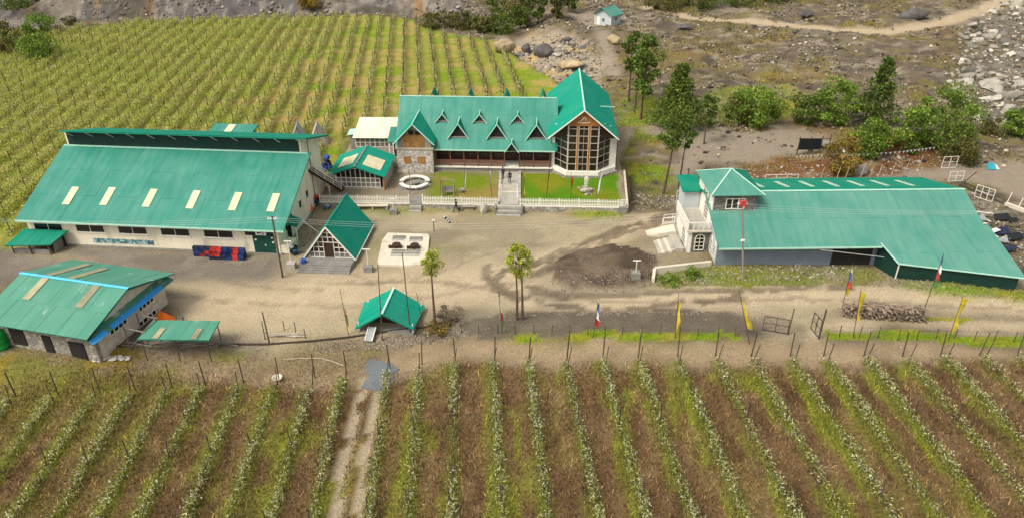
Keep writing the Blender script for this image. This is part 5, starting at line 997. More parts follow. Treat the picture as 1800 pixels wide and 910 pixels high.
for row_, zl in ((0, 0), (1, 0)):
    for lv in range(3 if row_ == 0 else 2):
        for i in range(9 if row_ == 0 else 6):
            cm = pat[(lv+row_) % 4][(i+(3 if row_ else 0)) % 9]; u = .35+.655*i+(2.0 if row_ else 0); v = -.0-.5*row_
            o = link('crate', crm[cm], None, None, (c0[0]+u*math.cos(cdir)-v*math.sin(cdir), c0[1]+u*math.sin(cdir)+v*math.cos(cdir), .02+.39*lv), (0, 0, cdir+random.uniform(-.05, .05)))
            setp(o, f"{cname[cm]} crate, {ORD[i]} from left, {['bottom', 'second', 'third', 'top'][lv]} layer, {'rear' if row_ == 0 else 'front'} stack at warehouse", 'crate', 'crates stacked against the warehouse')
def heap(px, py, label, mats, n, rx, ry, h, seed, cat='heap'):
    p = at(px, py); t = thing('covered_heap', label, cat, p); r = np.random.default_rng(seed)
    for k in range(n):
        a = r.uniform(0, 6.3); q = r.uniform(0, .75); s = r.uniform(.22, .5); v = rockmesh(seed*50+k, IV1, .8, 3)*np.array([s*1.2, s, s*.8])
        link('sack', npmesh('sack', v, IF1, None, True), M[mats[k % len(mats)]], t, (rx*q*math.cos(a), ry*q*math.sin(a), h*(1-q)*r.uniform(.3, 1)+.1), (0, 0, r.uniform(0, 6)))
    return t
heap(556, 362, 'heap of dark crates and sacks against the warehouse side wall', ['navy', 'bluec', 'black', 'navy', 'redc', 'teal'], 26, .85, .7, 1.9, 2); heap(566, 335, 'second dark heap with a red sack beside the outside stair', ['navy', 'black', 'redc', 'bluec'], 16, .7, .6, 1.5, 3)
heap(577, 300, 'pile of blue tarps behind the outside stair', ['bluet', 'bluet', 'navy', 'bluec'], 18, .9, .8, 2.4, 4); heap(517, 447, 'dark bundle of sacks by the lamp post at the warehouse corner', ['navy', 'black', 'grey', 'teal'], 14, .7, .6, 1.1, 5); heap(547, 372, 'bright orange sack heap on the warehouse side path', ['redc', 'orange'], 6, .5, .4, .9, 6); heap(576, 367, 'small blue basket heap by the end of the picket fence', ['bluet', 'grey'], 5, .45, .3, .4, 7)
heap(740, 300, 'teal and blue tarp bundles at the foot of the stone gable wing', ['teal', 'bluet', 'black'], 9, 2.0, .35, .5, 8)
p = at(535, 470); one('blue_drum', MB().lathe([(.28, 0), (.3, .1), (.28, .3), (.3, .32), (.28, .6), (.3, .62), (.29, .9), (.2, .92)], 14), M['bluet'], 'blue plastic drum on the A-frame hut plinth corner', 'drum', smooth=False, loc=(p.x, p.y, p.z+.1))
p = at(2, 610); wt_ = thing('water_tank', 'bright green plastic water tank at the left edge by the stone house', 'tank', p); part('body', MB().lathe([(.75, 0), (.8, .1), (.8, .5), (.77, .55), (.8, .6), (.8, 1.1), (.77, 1.15), (.8, 1.2), (.8, 1.55), (.5, 1.85), (.3, 1.9)], 20), M['tankg'], wt_, True); part('lid', MB().lathe([(.3, 1.88), (.32, 1.98), (.1, 2.0)], 14), M['tankg'], wt_)
def torus(R1, r, n=18, k=8):
    mb = MB(); vs = [((R1+r*math.cos(b_))*math.cos(a), (R1+r*math.cos(b_))*math.sin(a), r*math.sin(b_)) for a in np.linspace(0, 2*math.pi, n, False) for b_ in np.linspace(0, 2*math.pi, k, False)]
    return mb.add(vs, [(i*k+j, ((i+1) % n)*k+j, ((i+1) % n)*k+(j+1) % k, i*k+(j+1) % k) for i in range(n) for j in range(k)])
p = at(20, 605); one('old_tyre', torus(.32, .11), M['greywood'], 'pale old tyre leaning by the green tank', 'tyre', loc=(p.x, p.y, p.z+.38), rot=(1.2, 0, .3))
for i, (px, py, lb) in enumerate(((39, 607, 'wooden ladder leaning on the stone house front wall'), (48, 610, 'second shorter wooden ladder right of the first one by the stone house'))):
    p = at(px, py); t = thing('ladder', lb, 'ladder', p, R_(-13+i*10)); t.rotation_euler[0] = -.22
    for u in (-.22, .22): part('rail', MB().box(u-.03, u+.03, -.02, .02, 0, 1.9-.3*i), M['paleposts'], t)
    for k in range(5): part('rung', MB().box(-.22, .22, -.015, .015, .25+.35*k-.1*i, .3+.35*k-.1*i), M['paleposts'], t)
rng_s = random.Random(3); p0 = at(235, 608); tp_ = thing('timber_pile', 'pile of loose grey planks along the wall below the tin canopy', 'planks', p0)
for k in range(22): u = rng_s.uniform(-1, 8); part('plank', MB().bar((u, rng_s.uniform(-.5, .5), .1+rng_s.uniform(0, .5)), (u+rng_s.uniform(1.5, 3.2), rng_s.uniform(-.6, .6), .1+rng_s.uniform(0, .4)), .12, .05), M['greywood'], tp_)
for k in range(9):
    p = at(168+k*7, 632+random.uniform(-5, 6)); rock('flat_stone', 'flat pale stone slab lying below the stone house corner', 'stone', p, random.uniform(.4, .6), 1, 'flat stones below the stone house', (random.uniform(-.2, .2), 0, random.uniform(0, 6))).scale[2] = .16
p = at(488, 668); t = thing('wooden_bowl', 'round pale basin on the grass beside a vine post', 'basin', p); part('bowl', MB().lathe([(.2, 0), (.42, .28), (.46, .36), (.38, .34), (.15, .08)], 14), M['pale'], t)
p = at(652, 592); t = thing('metal_hatch', 'small grey-blue metal hatch leaning on the gravel bank', 'hatch', p, R_(-10)); part('panel', MB().slab([(-.35, -.7, .05), (.35, -.7, .05), (.35, .6, .75), (-.35, .6, .75)], .05), M['grey'], t); part('rim', MB().bar((-.35, -.7, .08), (-.35, .6, .78), .07).bar((.35, -.7, .08), (.35, .6, .78), .07), M['wsteel'], t)
# firewood stack
a, b_ = at(1483, 553), at(1624, 562); d_ = b_-a; fw_ = thing('firewood_stack', 'long stack of grey firewood on the grass island beside the road', 'firewood', a, math.atan2(d_.y, d_.x)); Lf = d_.length
lg = [MB().tube((0, -.65, 0), (0, .6, 0), .075, .06, 6).mesh('log'), MB().tube((0, -.6, 0), (.05, .65, .03), .09, .07, 6).mesh('log'), MB().tube((-.6, 0, 0), (.7, .05, .06), .055, .04, 5).mesh('log')]
for me in lg: me.materials.append(M['log'])
for i in range(260):
    lv = i % 9; u = (i//9)/29*Lf+random.uniform(-.1, .1); o = link('log', lg[random.choice((0, 0, 1, 1, 2))], None, fw_, (u, random.uniform(-.12, .12), .07+.135*lv+random.uniform(-.04, .04)), (random.uniform(-.12, .12), random.uniform(-.1, .1), random.uniform(-.35, .35)))
for i in range(34): o = link('log', lg[2], None, fw_, (random.uniform(.2, Lf-.2), random.uniform(-.5, .5), 1.27+random.uniform(-.05, .1)), (0, random.uniform(-.15, .15), random.uniform(-.7, .7)))

# ------------------------------------------------------------------ wire fences, gates
def wire_fence(pts, label, h=1.0, r=.04, pm='post', lean=0, wires=2):
    P = [at(*q) for q in pts]; t = thing('wire_fence', label, 'fence', P[0], 0, 'post and wire fences'); tops = []
    for p in P:
        q = p-P[0]; tq = q+Vector((random.uniform(-.06, .06)+lean, random.uniform(-.05, .05), h*random.uniform(.9, 1.1))); part('post', MB().tube(q-Z*.3, tq, r, r*.9, 5), M[pm], t); tops.append((q, tq))
    for f in [.45, .85][:wires]:
        mb = MB()
        for (a0, a1), (b0, b1) in zip(tops[:-1], tops[1:]): mb.tube(a0.lerp(a1, f), b0.lerp(b1, f), .01, .01, 3)
        part('wire', mb, M['metal'], t)
wire_fence([(811, 584), (842, 586), (876, 586), (906, 587), (938, 586), (970, 587), (1001, 587), (1033, 588), (1063, 588), (1094, 588), (1127, 587), (1160, 586), (1194, 588), (1227, 590), (1261, 590), (1292, 590)], 'post and wire fence along the garden bed below the courtyard')
wire_fence([(1475, 592), (1510, 594), (1543, 594), (1577, 598), (1611, 597), (1645, 596), (1676, 597), (1712, 599), (1746, 600), (1781, 601), (1815, 604)], 'post and wire fence on the verge below the firewood stack', 1.25)
def gate(px, py, label, w=1.9, h=1.3, rz=0., cols=2, m='metal', tilt=0., posth=None, z=0., group=None):
    p = at(px, py); t = thing('gate', label, 'gate', (p.x, p.y, p.z+z), rz, group); t.rotation_euler[0] = tilt; mb = MB().bar((0, 0, .1), (w, 0, .1), .06).bar((0, 0, h), (w, 0, h), .06).bar((0, 0, h*.55), (w, 0, h*.55), .045)
    for k in range(cols+1): mb.bar((w*k/cols, 0, .1), (w*k/cols, 0, h), .06)
    part('frame', mb, M[m], t); part('mesh_infill', MB().bar((.05, 0, .12), (w-.05, 0, h-.05), .015).bar((.05, 0, h-.05), (w-.05, 0, .12), .015), M[m], t)
    if posth: part('post', MB().bar((w+.08, 0, -.3), (w+.14, 0, posth), .1), M['post'], t)
gate(1340, 580, 'open dark metal gate leaf left of the track opening', 2.2, 1.6, R_(-18), posth=2.9); gate(1425, 578, 'open dark metal gate leaf right of the track opening', 1.5, 1.9, math.atan2(at(1440, 597).y-at(1425, 578).y, at(1440, 597).x-at(1425, 578).x), posth=3.3)
WG = 'white steel gate panels'
gate(1654, 297, 'upper white steel gate panel beside the bushes right of the barn', 2.2, 1.75, R_(8), 2, 'wsteel', group=WG); gate(1666, 320, 'lower white steel gate panel at the barn roof corner', 2.0, 1.5, R_(5), 2, 'wsteel', group=WG); gate(1712, 346, 'white steel railing section leaning by the scrap heap', 2.2, 1.7, R_(-55), 3, 'wsteel', group=WG); gate(1344, 322, 'long white steel railing behind the barn roof ridge', 4.4, 1.2, R_(2), 3, 'wsteel', group=WG); gate(1188, 358, 'white steel gate panel left of the barn annexe', 1.8, 1.8, R_(3), 2, 'wsteel', group=WG); gate(1166, 392, 'white steel railing beside the porch ramp', 2.2, 1.1, R_(10), 2, 'wsteel', group=WG)
bp_ = [(1420, 318), (1441, 318), (1469, 318), (1484, 318), (1510, 318), (1526, 318), (1541, 316), (1566, 309), (1590, 304), (1613, 297)]
P = [at(*q) for q in bp_]; t = thing('bunting_fence', 'row of thin pale posts strung with white bunting behind the barn', 'fence', P[0]); tops = []
for p in P: q = p-P[0]; part('post', MB().tube(q-Z*.2, q+Vector((.25, 0, 2.0)), .05, .04, 5), M['paleposts'], t); tops.append(q+Vector((.25, .0, 2.0)))
far_ = [at(1395, 290)-P[0]+Z*1.3, at(1450, 290)-P[0]+Z*1.6, at(1510, 288)-P[0]+Z*1.4, at(1580, 286)-P[0]+Z*1.7, at(1640, 276)-P[0]+Z*1.5]
part('bunting_line', MB().path(far_, .012, 4), M['wire'], t)
for a0, b0 in zip(far_[:-1], far_[1:]):
    for k in range(9):
        q = a0.lerp(b0, (k+.5)/9); part('pennant', MB().add([q+Vector((-.16, 0, 0)), q+Vector((.16, 0, 0)), q+Vector((0, .03, -.34)), q+Vector((-.16, .02, 0)), q+Vector((.16, .02, 0))], [(0, 2, 1), (3, 4, 2)]), M['fwhite'], t)
p = at(1420, 272); t = thing('banner_frame', 'black banner board on a rough timber frame beside the yellow bush', 'banner', p, R_(4)); part('board', MB().box(-1.6, 1.6, -.05, .03, .8, 2.4), M['black'], t)
for u in (-1.65, 0, 1.7, 2.9): part('post', MB().tube((u, .1, -.4), (u+.1, .1, 2.7 if u != 2.9 else 3.0), .07), M['post'], t)
part('crossbar', MB().bar((-1.8, .1, 2.45), (3.1, .1, 2.3), .09).bar((-1.8, .1, .8), (3.0, .1, .75), .09).bar((1.7, .1, 1.5), (3.0, .1, 1.45), .07), M['post'], t)
# scrap beside the barn
p = at(1748, 412); sc_ = thing('scrap_heap', 'heap of scrap beams, sheets and tarps at the right end of the barn', 'scrap', p); rs = random.Random(9)
for k in range(26): u, v = rs.uniform(-2.5, 4.5), rs.uniform(-4.5, 6.0)-0; u -= v*.18; part('beam', MB().bar((u, v, .15+rs.uniform(0, .5)), (u+rs.uniform(-2.2, 2.2), v+rs.uniform(-1.6, 1.6), .2+rs.uniform(0, .6)), .14, .09), M[rs.choice(['greywood', 'post', 'paleposts', 'wsteel', 'metal'])], sc_)
for k in range(15): u, v = rs.uniform(-2.2, 4.5), rs.uniform(-4.2, 4.5); u -= v*.18; s = rs.uniform(.5, 1.0); part('sheet', MB().slab([(u-s, v-s*.6, .25), (u+s, v-s*.5, .3+rs.uniform(0, .6)), (u+s*.9, v+s*.6, .5+rs.uniform(0, .5)), (u-s*.8, v+s*.6, .4)], .05), M[rs.choice(['grey', 'black', 'navy', 'fwhite', 'concd', 'paler'])], sc_)
for k in range(14): u, v = rs.uniform(-2, 4.5), rs.uniform(-4, 5); o = link('block', rock_me[k % 14], None, sc_, (u-v*.18, v, .2), (0, 0, k)); o.scale = (rs.uniform(.25, .6),)*3
a, b_ = at(1690, 330), at(1757, 357); d_ = b_-a; t = thing('iron_barrier', 'long black iron frame and rails lying beside the barn gable', 'barrier', a, math.atan2(d_.y, d_.x))
part('rail', MB().bar((-.5, 0, .3), (d_.length+.5, 0, .3), .12).bar((-.5, .7, .5), (d_.length+.3, .6, .5), .1), M['metal'], t)
for k in range(5): part('strut', MB().bar((k*d_.length/4, 0, .2), (k*d_.length/4+.3, .7, .55), .08), M['metal'], t)
part('mast', MB().bar((-.4, 0, 0), (.8, .8, 2.4), .1), M['metal'], t)
for i, (px, py) in enumerate(((1769, 358), (1788, 368))): p = at(px, py); one('bollard_post', MB().tube((0, 0, -.2), (.25, 0, 1.5), .05), M['wsteel'], f'{["left", "right"][i]} thin white post by the pale kerb near the scrap', 'post', 'two thin white posts', loc=p)
a, b_ = at(1765, 362), at(1800, 384); one('kerb_wall', vwall((0, 0), (b_.x-a.x+3, b_.y-a.y-2), -.2, .45, .45, .4), M['pale'], 'pale concrete kerb wall near the scrap heap', 'kerb', loc=a)
p = at(1741, 297); t = thing('tarp_bundle', 'small teal and white tarp bundle on the road bank', 'tarp', p); part('tarp', MB().slab([(-.8, -.5, .1), (.5, -.6, .15), (.6, .4, .7), (-.4, .4, .8)], .08), M['teal'], t); part('flap', MB().slab([(.4, -.6, .1), (1.1, -.3, .1), (.9, .5, .5), (.5, .4, .72)], .06), M['fwhite'], t)
a, b_ = at(232, 609), at(700, 584); 
kpts = [at(x, y) for x, y in ((130, 618), (240, 606), (350, 606), (470, 606), (540, 601), (610, 594), (690, 582), (745, 576), (800, 562))]; one('edge_pipe', MB().path([q-kpts[0]+Z*.12 for q in kpts], .09, 6), M['post'], 'dark pipe running along the lower edge of the courtyard', 'pipe', loc=kpts[0])
hp = [at(x, y) for x, y in ((500, 632), (530, 630), (565, 630), (590, 637), (604, 643))]; one('hose', MB().path([q-hp[0]+Z*.06 for q in hp], .045, 5), M['paleposts'], 'pale hose lying across the verge above the vines', 'hose', loc=hp[0])
# dark puddle of wet gravel where the track enters the field
pz = [at0(*q)[:2] for q in ((640, 622), (660, 618), (690, 622), (702, 634), (690, 645), (692, 655), (684, 668), (655, 672), (634, 668), (636, 655), (650, 648), (640, 640))]
pz3 = [(x, y) for x, y in pz]; zc = max(float(Hz(x, y)) for x, y in pz3)
m_, N, L, b = newmat('wet_dark_gravel'); tc = N.new('ShaderNodeTexCoord'); vo = N.new('ShaderNodeTexVoronoi'); vo.inputs['Scale'].default_value = 3.2; L.new(tc.outputs['Object'], vo.inputs['Vector'])
crp = N.new('ShaderNodeValToRGB'); crp.color_ramp.elements[0].color = (.34, .33, .29, 1); crp.color_ramp.elements[0].position = .03; crp.color_ramp.elements[1].color = (.125, .14, .145, 1); crp.color_ramp.elements[1].position = .16; L.new(vo.outputs['Distance'], crp.inputs[0]); L.new(crp.outputs[0], b.inputs['Base Color']); b.inputs['Roughness'].default_value = .5
V_ = []; F_ = []; cx_, cy_ = np.mean(pz3, axis=0)
loops = 6; nn = len(pz3)*3; ring_ = []
for i in range(len(pz3)):
    for j in range(3): t_ = j/3; jj = random.uniform(.84, 1.1); ring_.append((cx_+jj*(pz3[i][0]*(1-t_)+pz3[(i+1) % len(pz3)][0]*t_-cx_), cy_+jj*(pz3[i][1]*(1-t_)+pz3[(i+1) % len(pz3)][1]*t_-cy_)))
for q in range(loops+1):
    s = q/loops
    for x, y in ring_: X, Y = cx_+(x-cx_)*s, cy_+(y-cy_)*s; V_.append((X, Y, float(Hz(X, Y))+.05))
for q in range(loops):
    for i in range(nn): F_.append((q*nn+i, q*nn+(i+1) % nn, (q+1)*nn+(i+1) % nn, (q+1)*nn+i))
setp(part('gravel_patch', MB().add(V_, F_), m_), kind='structure')

# ------------------------------------------------------------------ leaves, vines, grass
M['leaf'] = vcmat('leaves', rough=.6, transl=.25, spec=.25); M['blade'] = vcmat('grass_blades', rough=.8, transl=.2)
def quads(P, S, W, col, r, up=.5):
    """leaf-sized faces at points P, length S, width W, random tilt"""
    n = len(P); a = r.normal(size=(n, 3)); a[:, 2] += up; a /= np.linalg.norm(a, axis=1)[:, None]
    b = np.cross(a, r.normal(size=(n, 3))); b /= np.linalg.norm(b, axis=1)[:, None]+1e-9
    a = a*(S[:, None] if np.ndim(S) else S)*.5; b = b*(W[:, None] if np.ndim(W) else W)*.5
    V = np.stack([P-a, P+b, P+a, P-b], 1).reshape(-1, 3); F = np.arange(4*n).reshape(n, 4); return V, F, np.repeat(col, 4, 0)
def sticks(P, Q, w, col):
    n = len(P); V = np.stack([P-[w, 0, 0], P+[w, 0, 0], Q+[w*.6, 0, 0], Q-[w*.6, 0, 0], P-[0, w, 0], P+[0, w, 0], Q+[0, w*.6, 0], Q-[0, w*.6, 0]], 1).reshape(-1, 3)
    return V, np.arange(8*n).reshape(-1, 4), np.repeat(col, 8, 0)
def joinq(parts):
    o = 0; Vs, Fs, Cs = [], [], []
    for V, F, c_ in parts: Vs.append(V); Fs.append(F+o); Cs.append(c_); o += len(V)
    return np.concatenate(Vs), np.concatenate(Fs), np.concatenate(Cs)
def pick(r, n, pal, w): return np.array(pal)[r.choice(len(pal), n, p=np.array(w)/sum(w))]*r.uniform(.75, 1.25, (n, 1))
VF = [(.50, .48, .24), (.39, .42, .06), (.27, .32, .03), (.62, .58, .38), (.09, .07, .04), (.46, .42, .08)]
VP = [(.58, .56, .33), (.29, .33, .06), (.19, .24, .035), (.62, .58, .38), (.055, .042, .024), (.33, .30, .07)]
pm_near = [MB().tube((0, 0, -.3), (0, 0, 2.6), .06, .05, 6).mesh('post'), MB().tube((0, 0, -.3), (.12, .08, 2.1), .045, .04, 6).mesh('post')]
for me in pm_near: me.materials.append(M['post'])
pm_far = MB().tube((0, 0, -.3), (0, 0, 2.3), .06, .055, 5).mesh('post'); pm_far.materials.append(M['post'])
def vine_row(label, xs, ys, sig, dens, hmax, seed, group, leaf, posts, wts, prow, pal=None):
    """one trellis row: stems, leaves and the posts that carry it"""
    r = np.random.default_rng(seed); b0 = Vector((float(xs[0]), float(ys[0]), float(Hz(xs[0], ys[0])))); t = thing('vine_row', label, 'vine row', b0, 0, group)
    pts = np.stack([xs, ys], 1); seg = len(ys); n = int(seg*dens)
    vig = np.clip(-.35+2.6*fbm(xs*3, ys, 4.5, seed+5, 3), .08, 2)                         # growth varies along the row
    pr = vig/vig.sum(); i = r.choice(seg, n, p=pr); cl = r.normal(0, 1, seg)*.10
    jx = xs[i]+cl[i]+r.normal(0, sig, n); jy = ys[i]+r.uniform(-.25, .25, n); h = np.abs(r.normal(.0, 1, n)); h = .08+hmax*np.clip(r.beta(1.3, 1.9, n)*(.6+.5*vig[i]), 0, 1)
    P = np.stack([jx, jy, Hz(jx, jy)+h], 1)-np.array(b0); col = pick(r, n, pal or VP, wts)
    parts = [quads(P, leaf[0]*r.uniform(.6, 1.4, n), leaf[1]*r.uniform(.6, 1.4, n), col, r)]
    if prow:                                                          # long yellow-green grass left standing under the wire
        g_n = int(seg*46); gv = np.clip(2.6*fbm(xs*2, ys, 3.5, seed+9, 3)-.55, .05, 2); gi = r.choice(seg, g_n, p=gv/gv.sum()); gxx = xs[gi]-.12+r.normal(0, .30, g_n); gyy = ys[gi]+r.uniform(-.25, .25, g_n)
        GP = np.stack([gxx, gyy, Hz(gxx, gyy)+r.uniform(.03, .28, g_n)], 1)-np.array(b0); parts.append(quads(GP, .30*r.uniform(.6, 1.4, g_n), .022*r.uniform(.7, 1.5, g_n), pick(r, g_n, [(.30, .31, .035), (.20, .26, .02), (.38, .34, .09), (.15, .17, .03)], [3, 3, 2, 2]), r, 1.2))
    k = r.choice(seg, max(4, int(seg*1.1)), replace=True); sx = xs[k]+r.normal(0, .06, len(k)); sy = ys[k]+r.uniform(-.2, .2, len(k)); A = np.stack([sx, sy, Hz(sx, sy)-.05], 1)-np.array(b0); B = A+np.stack([r.normal(0, .16, len(k)), r.normal(0, .16, len(k)), r.uniform(.5, 1.0, len(k))*hmax*.95], 1)
    parts.append(sticks(A, B, .02, np.ones((len(k), 3))*np.array([.085, .06, .04])*r.uniform(.7, 1.6, (len(k), 1))))
    link('foliage', npmesh('foliage', *joinq(parts)), M['leaf'], t)
    for me, x, y, tl in posts: link('post', me, None, t, Vector((x, y, float(Hz(x, y))))-b0, tl)
    mb = MB(); tr = []
    for q in np.arange(0, seg, 16): tr.append(Vector((xs[q], ys[q], float(Hz(xs[q], ys[q]))+1.5))-b0)
    if len(tr) > 1 and prow: part('trellis_wire', MB().path(tr, .012, 3), M['metal'], t)
    return t
TRK = 13
for i, x0 in enumerate(near_x0):
    ye = np.interp(x0, [-40, -30, -20, -8, -3, 50], [47.8, 49.0, 50.0, 52.2, 52.6, 52.8]); ys = np.arange(25.5, ye, .25); xs = x0+(ys-50)*tA
    if i < TRK: lb = f'{ORD[TRK-1-i]} vine row left of the tyre tracks in the near field'
    else: lb = f'{ORD[i-TRK]} vine row right of the tyre tracks in the near field'
    xe = x0+(ye-50)*tA; posts = [(pm_near[0], xe+.1, ye+.7, (random.uniform(-.05, .05), random.uniform(-.05, .05), 0)), (pm_near[1], xe+random.uniform(-.1, .25), ye-.2, (.12, random.uniform(-.1, .1), random.uniform(0, 1)))]
    for y in np.arange(ye-8, 26, -8.0): posts.append((pm_near[1], x0+(y-50)*tA-.05, y, (random.uniform(-.05, .05), random.uniform(-.06, .06), random.uniform(0, 6))))
    vine_row(lb, xs, ys, .20, 27, .9, 100+i, 'vine rows of the near field', (.21, .06), posts, [2.6, 1.9, 1.7, 1.6, 3.0, 2.2], True)
whx, whc, whs = -54.56, math.cos(R_(-5)), math.sin(R_(-5))
oi_ = 0
for i, x0 in enumerate(orch_x0):
    ys = np.arange(76, 204, .3); xs = x0+(ys-150)*tB
    ok = regat(xs, ys, 'orch') > .55
    lx = (xs+54.56)*whc+(ys-74.39)*whs; lv = -(xs+54.56)*whs+(ys-74.39)*whc
    ok &= ~((lx > -1.2) & (lx < 32) & (lv > -4) & (lv < 19.6)); ok &= ~((xs > -26) & (ys < 113)); ok &= ~((xs > -16.5) & (xs < 7) & (ys < 108))
    vis = np.abs(xs) < (ys*cP+CAMZ*sP)*.715+4; ok &= vis
    # the longest unbroken run only
    idx = np.where(ok)[0]
    if len(idx) < 12: continue
    runs = np.split(idx, np.where(np.diff(idx) > 4)[0]+1); idx = max(runs, key=len); xs, ys = xs[idx], ys[idx]
    wdt = np.clip((-x0-22)/35, 0, 1); posts = []
    for y in np.arange(ys[0]+.3, ys[-1], 5.6-2.0*(1-wdt)+random.uniform(-.2, .2)):
        posts.append((pm_far, x0+(y-150)*tB+random.uniform(-.12, .12), y+random.uniform(-1, 1)*.5, (random.uniform(-.07, .07), random.uniform(-.08, .08), 0)))
    vine_row(f'{ordn(oi_)} vine row counting left from the lodge in the upper field', xs, ys, .14+.30*wdt, 17+22*wdt, 1.15+.2*wdt, 300+i, 'vine rows of the upper field', (.24, .10), posts, [2.4-.8*wdt, 1.3+2.6*wdt, 1.2+1.8*wdt, 1.3-.5*wdt, 2.6-1.5*wdt, 1.4+1.4*wdt], False, VF); oi_ += 1
def scatter(n, x0, x1, y0, y1, fn, r):
    x = r.uniform(x0, x1, n*3); y = r.uniform(y0, y1, n*3); k = fn(x, y) > r.uniform(0, 1, n*3); return x[k][:n], y[k][:n]
def blades(name, x, y, h, w, col, r, lean=.5):
    n = len(x); z = Hz(x, y); P = np.stack([x, y, z-.02], 1); a = r.uniform(0, 6.3, n); d = np.stack([np.cos(a), np.sin(a), 0*a], 1)*(w*r.uniform(.6, 1.4, n))[:, None]
    T = P+np.stack([r.normal(0, lean, n)*h, r.normal(0, lean, n)*h, h*r.uniform(.5, 1.2, n)], 1)
    V = np.stack([P-d, P+d, T], 1).reshape(-1, 3); return setp(link(name, npmesh(name, V, np.arange(3*n).reshape(-1, 3), np.repeat(col, 3, 0)), M['blade']), kind='stuff')
r = np.random.default_rng(5)
x, y = scatter(150000, -62, 62, 26, 53, lambda x, y: regat(x, y, 'near')*(1-regat(x, y, 'wheel'))*.9, r)
blades('dry_grass', x, y, .34, .034, colat(x, y)*np.where(r.uniform(0, 1, (len(x), 1)) < .16, 2.7, r.uniform(.35, 1.6, (len(x), 1)))*np.array([1.06, 1.0, .98]), r, .55)
x, y = scatter(90000, -120, 12, 78, 200, lambda x, y: regat(x, y, 'orch')*.9*np.clip(1.3-y/180, .15, 1), r); blades('orchard_grass', x, y, .30, .04, colat(x, y)*r.uniform(.7, 1.6, (len(x), 1)), r, .6)
x, y = scatter(26000, -60, 60, 49, 60, lambda x, y: np.clip(regat(x, y, 'verge')*.8+regat(x, y, 'grassR'), 0, 1), r); blades('verge_grass', x, y, .24, .03, colat(x, y)*r.uniform(.7, 1.7, (len(x), 1)), r, .6)
x, y = scatter(36000, 10, 70, 60, 130, lambda x, y: np.clip(regat(x, y, 'grassR')+.8*regat(x, y, 'bank'), 0, 1), r); blades('rough_grass', x, y, .35, .05, colat(x, y)*r.uniform(.7, 1.7, (len(x), 1)), r, .6)
hillm = lambda x, y: np.clip((x-17)/12, 0, 1)*np.clip((y-88)/14, 0, 1)
x, y = scatter(26000, 17, 165, 90, 225, lambda x, y: hillm(x, y)*np.clip((fbm(x, y, 9, 41)-.48)*6, 0.03, 1)*(1-regat(x, y, 'hroad'))*(1-regat(x, y, 'greyroad')), r); blades('scrub_grass', x, y, .55, .08, pick(r, len(x), [(.22, .17, .04), (.12, .12, .03), (.28, .19, .05), (.10, .08, .04)], [2, 2, 2, 1]), r, .6)

# ------------------------------------------------------------------ stones
def rubble(name, x, y, s, cols, r, m=None, flat=.6):
    """loose stones joined into one mesh"""
    n = len(x); prot = [rockmesh(900+k, IV1, flat, 4) for k in range(8)]; nv = len(IV1); k = r.integers(0, 8, n); Pv = np.stack(prot)[k]*s[:, None, None]
    a = r.uniform(0, 6.3, n); ca, sa = np.cos(a)[:, None], np.sin(a)[:, None]; X = Pv[..., 0]*ca-Pv[..., 1]*sa; Y = Pv[..., 0]*sa+Pv[..., 1]*ca
    V = np.stack([X+x[:, None], Y+y[:, None], Pv[..., 2]+(Hz(x, y)+s*.2)[:, None]], -1).reshape(-1, 3); F = (IF1[None]+(np.arange(n)*nv)[:, None, None]).reshape(-1, 3)
    return setp(link(name, npmesh(name, V, F, np.repeat(cols, nv, 0)), M['stonevc']), kind='stuff')
M['stonevc'] = vcmat('loose_stones', rough=.95, fine=(4, .3, .4), spec=.1)
SP = [(.18, .15, .115), (.27, .23, .175), (.09, .077, .062), (.38, .33, .26), (.20, .145, .088)]
x, y = scatter(11000, 3, 165, 92, 225, lambda x, y: np.maximum(hillm(x, y), (np.clip((x-3)/5, 0, 1)*np.clip((y-118)/6, 0, 1))*(1-regat(x, y, 'orch')))*np.clip((fbm(x, y, 7, 71)-.44)*6, .06, 1)*(1-.97*np.clip(regat(x, y, 'hroad')+regat(x, y, 'greyroad')*.8, 0, 1)), r)
rubble('hillside_rubble', x, y, .15+.8*r.beta(1, 5, len(x)), pick(r, len(x), SP+[(.44, .38, .29), (.055, .045, .035)], [4, 3, 3, 1.2, 3, .7, 3]), r)
x, y = scatter(4200, -60, 60, 50, 86, lambda x, y: .06+.2*regat(x, y, 'gravel')+.5*regat(x, y, 'bed')*0+.25*regat(x, y, 'mound')+.12*regat(x, y, 'verge'), r); rubble('courtyard_pebbles', x, y, .03+.12*r.beta(1, 4, len(x)), pick(r, len(x), SP+[(.55, .50, .42)], [2, 3, 2, 3, 1, 2]), r)
def pxscatter(n, poly, r):
    W_ = np.array(wpoly(poly)); x = r.uniform(W_[:, 0].min(), W_[:, 0].max(), n*8); y = r.uniform(W_[:, 1].min(), W_[:, 1].max(), n*8); k = pip(x, y, [tuple(q) for q in W_]); return x[k][:n], y[k][:n]
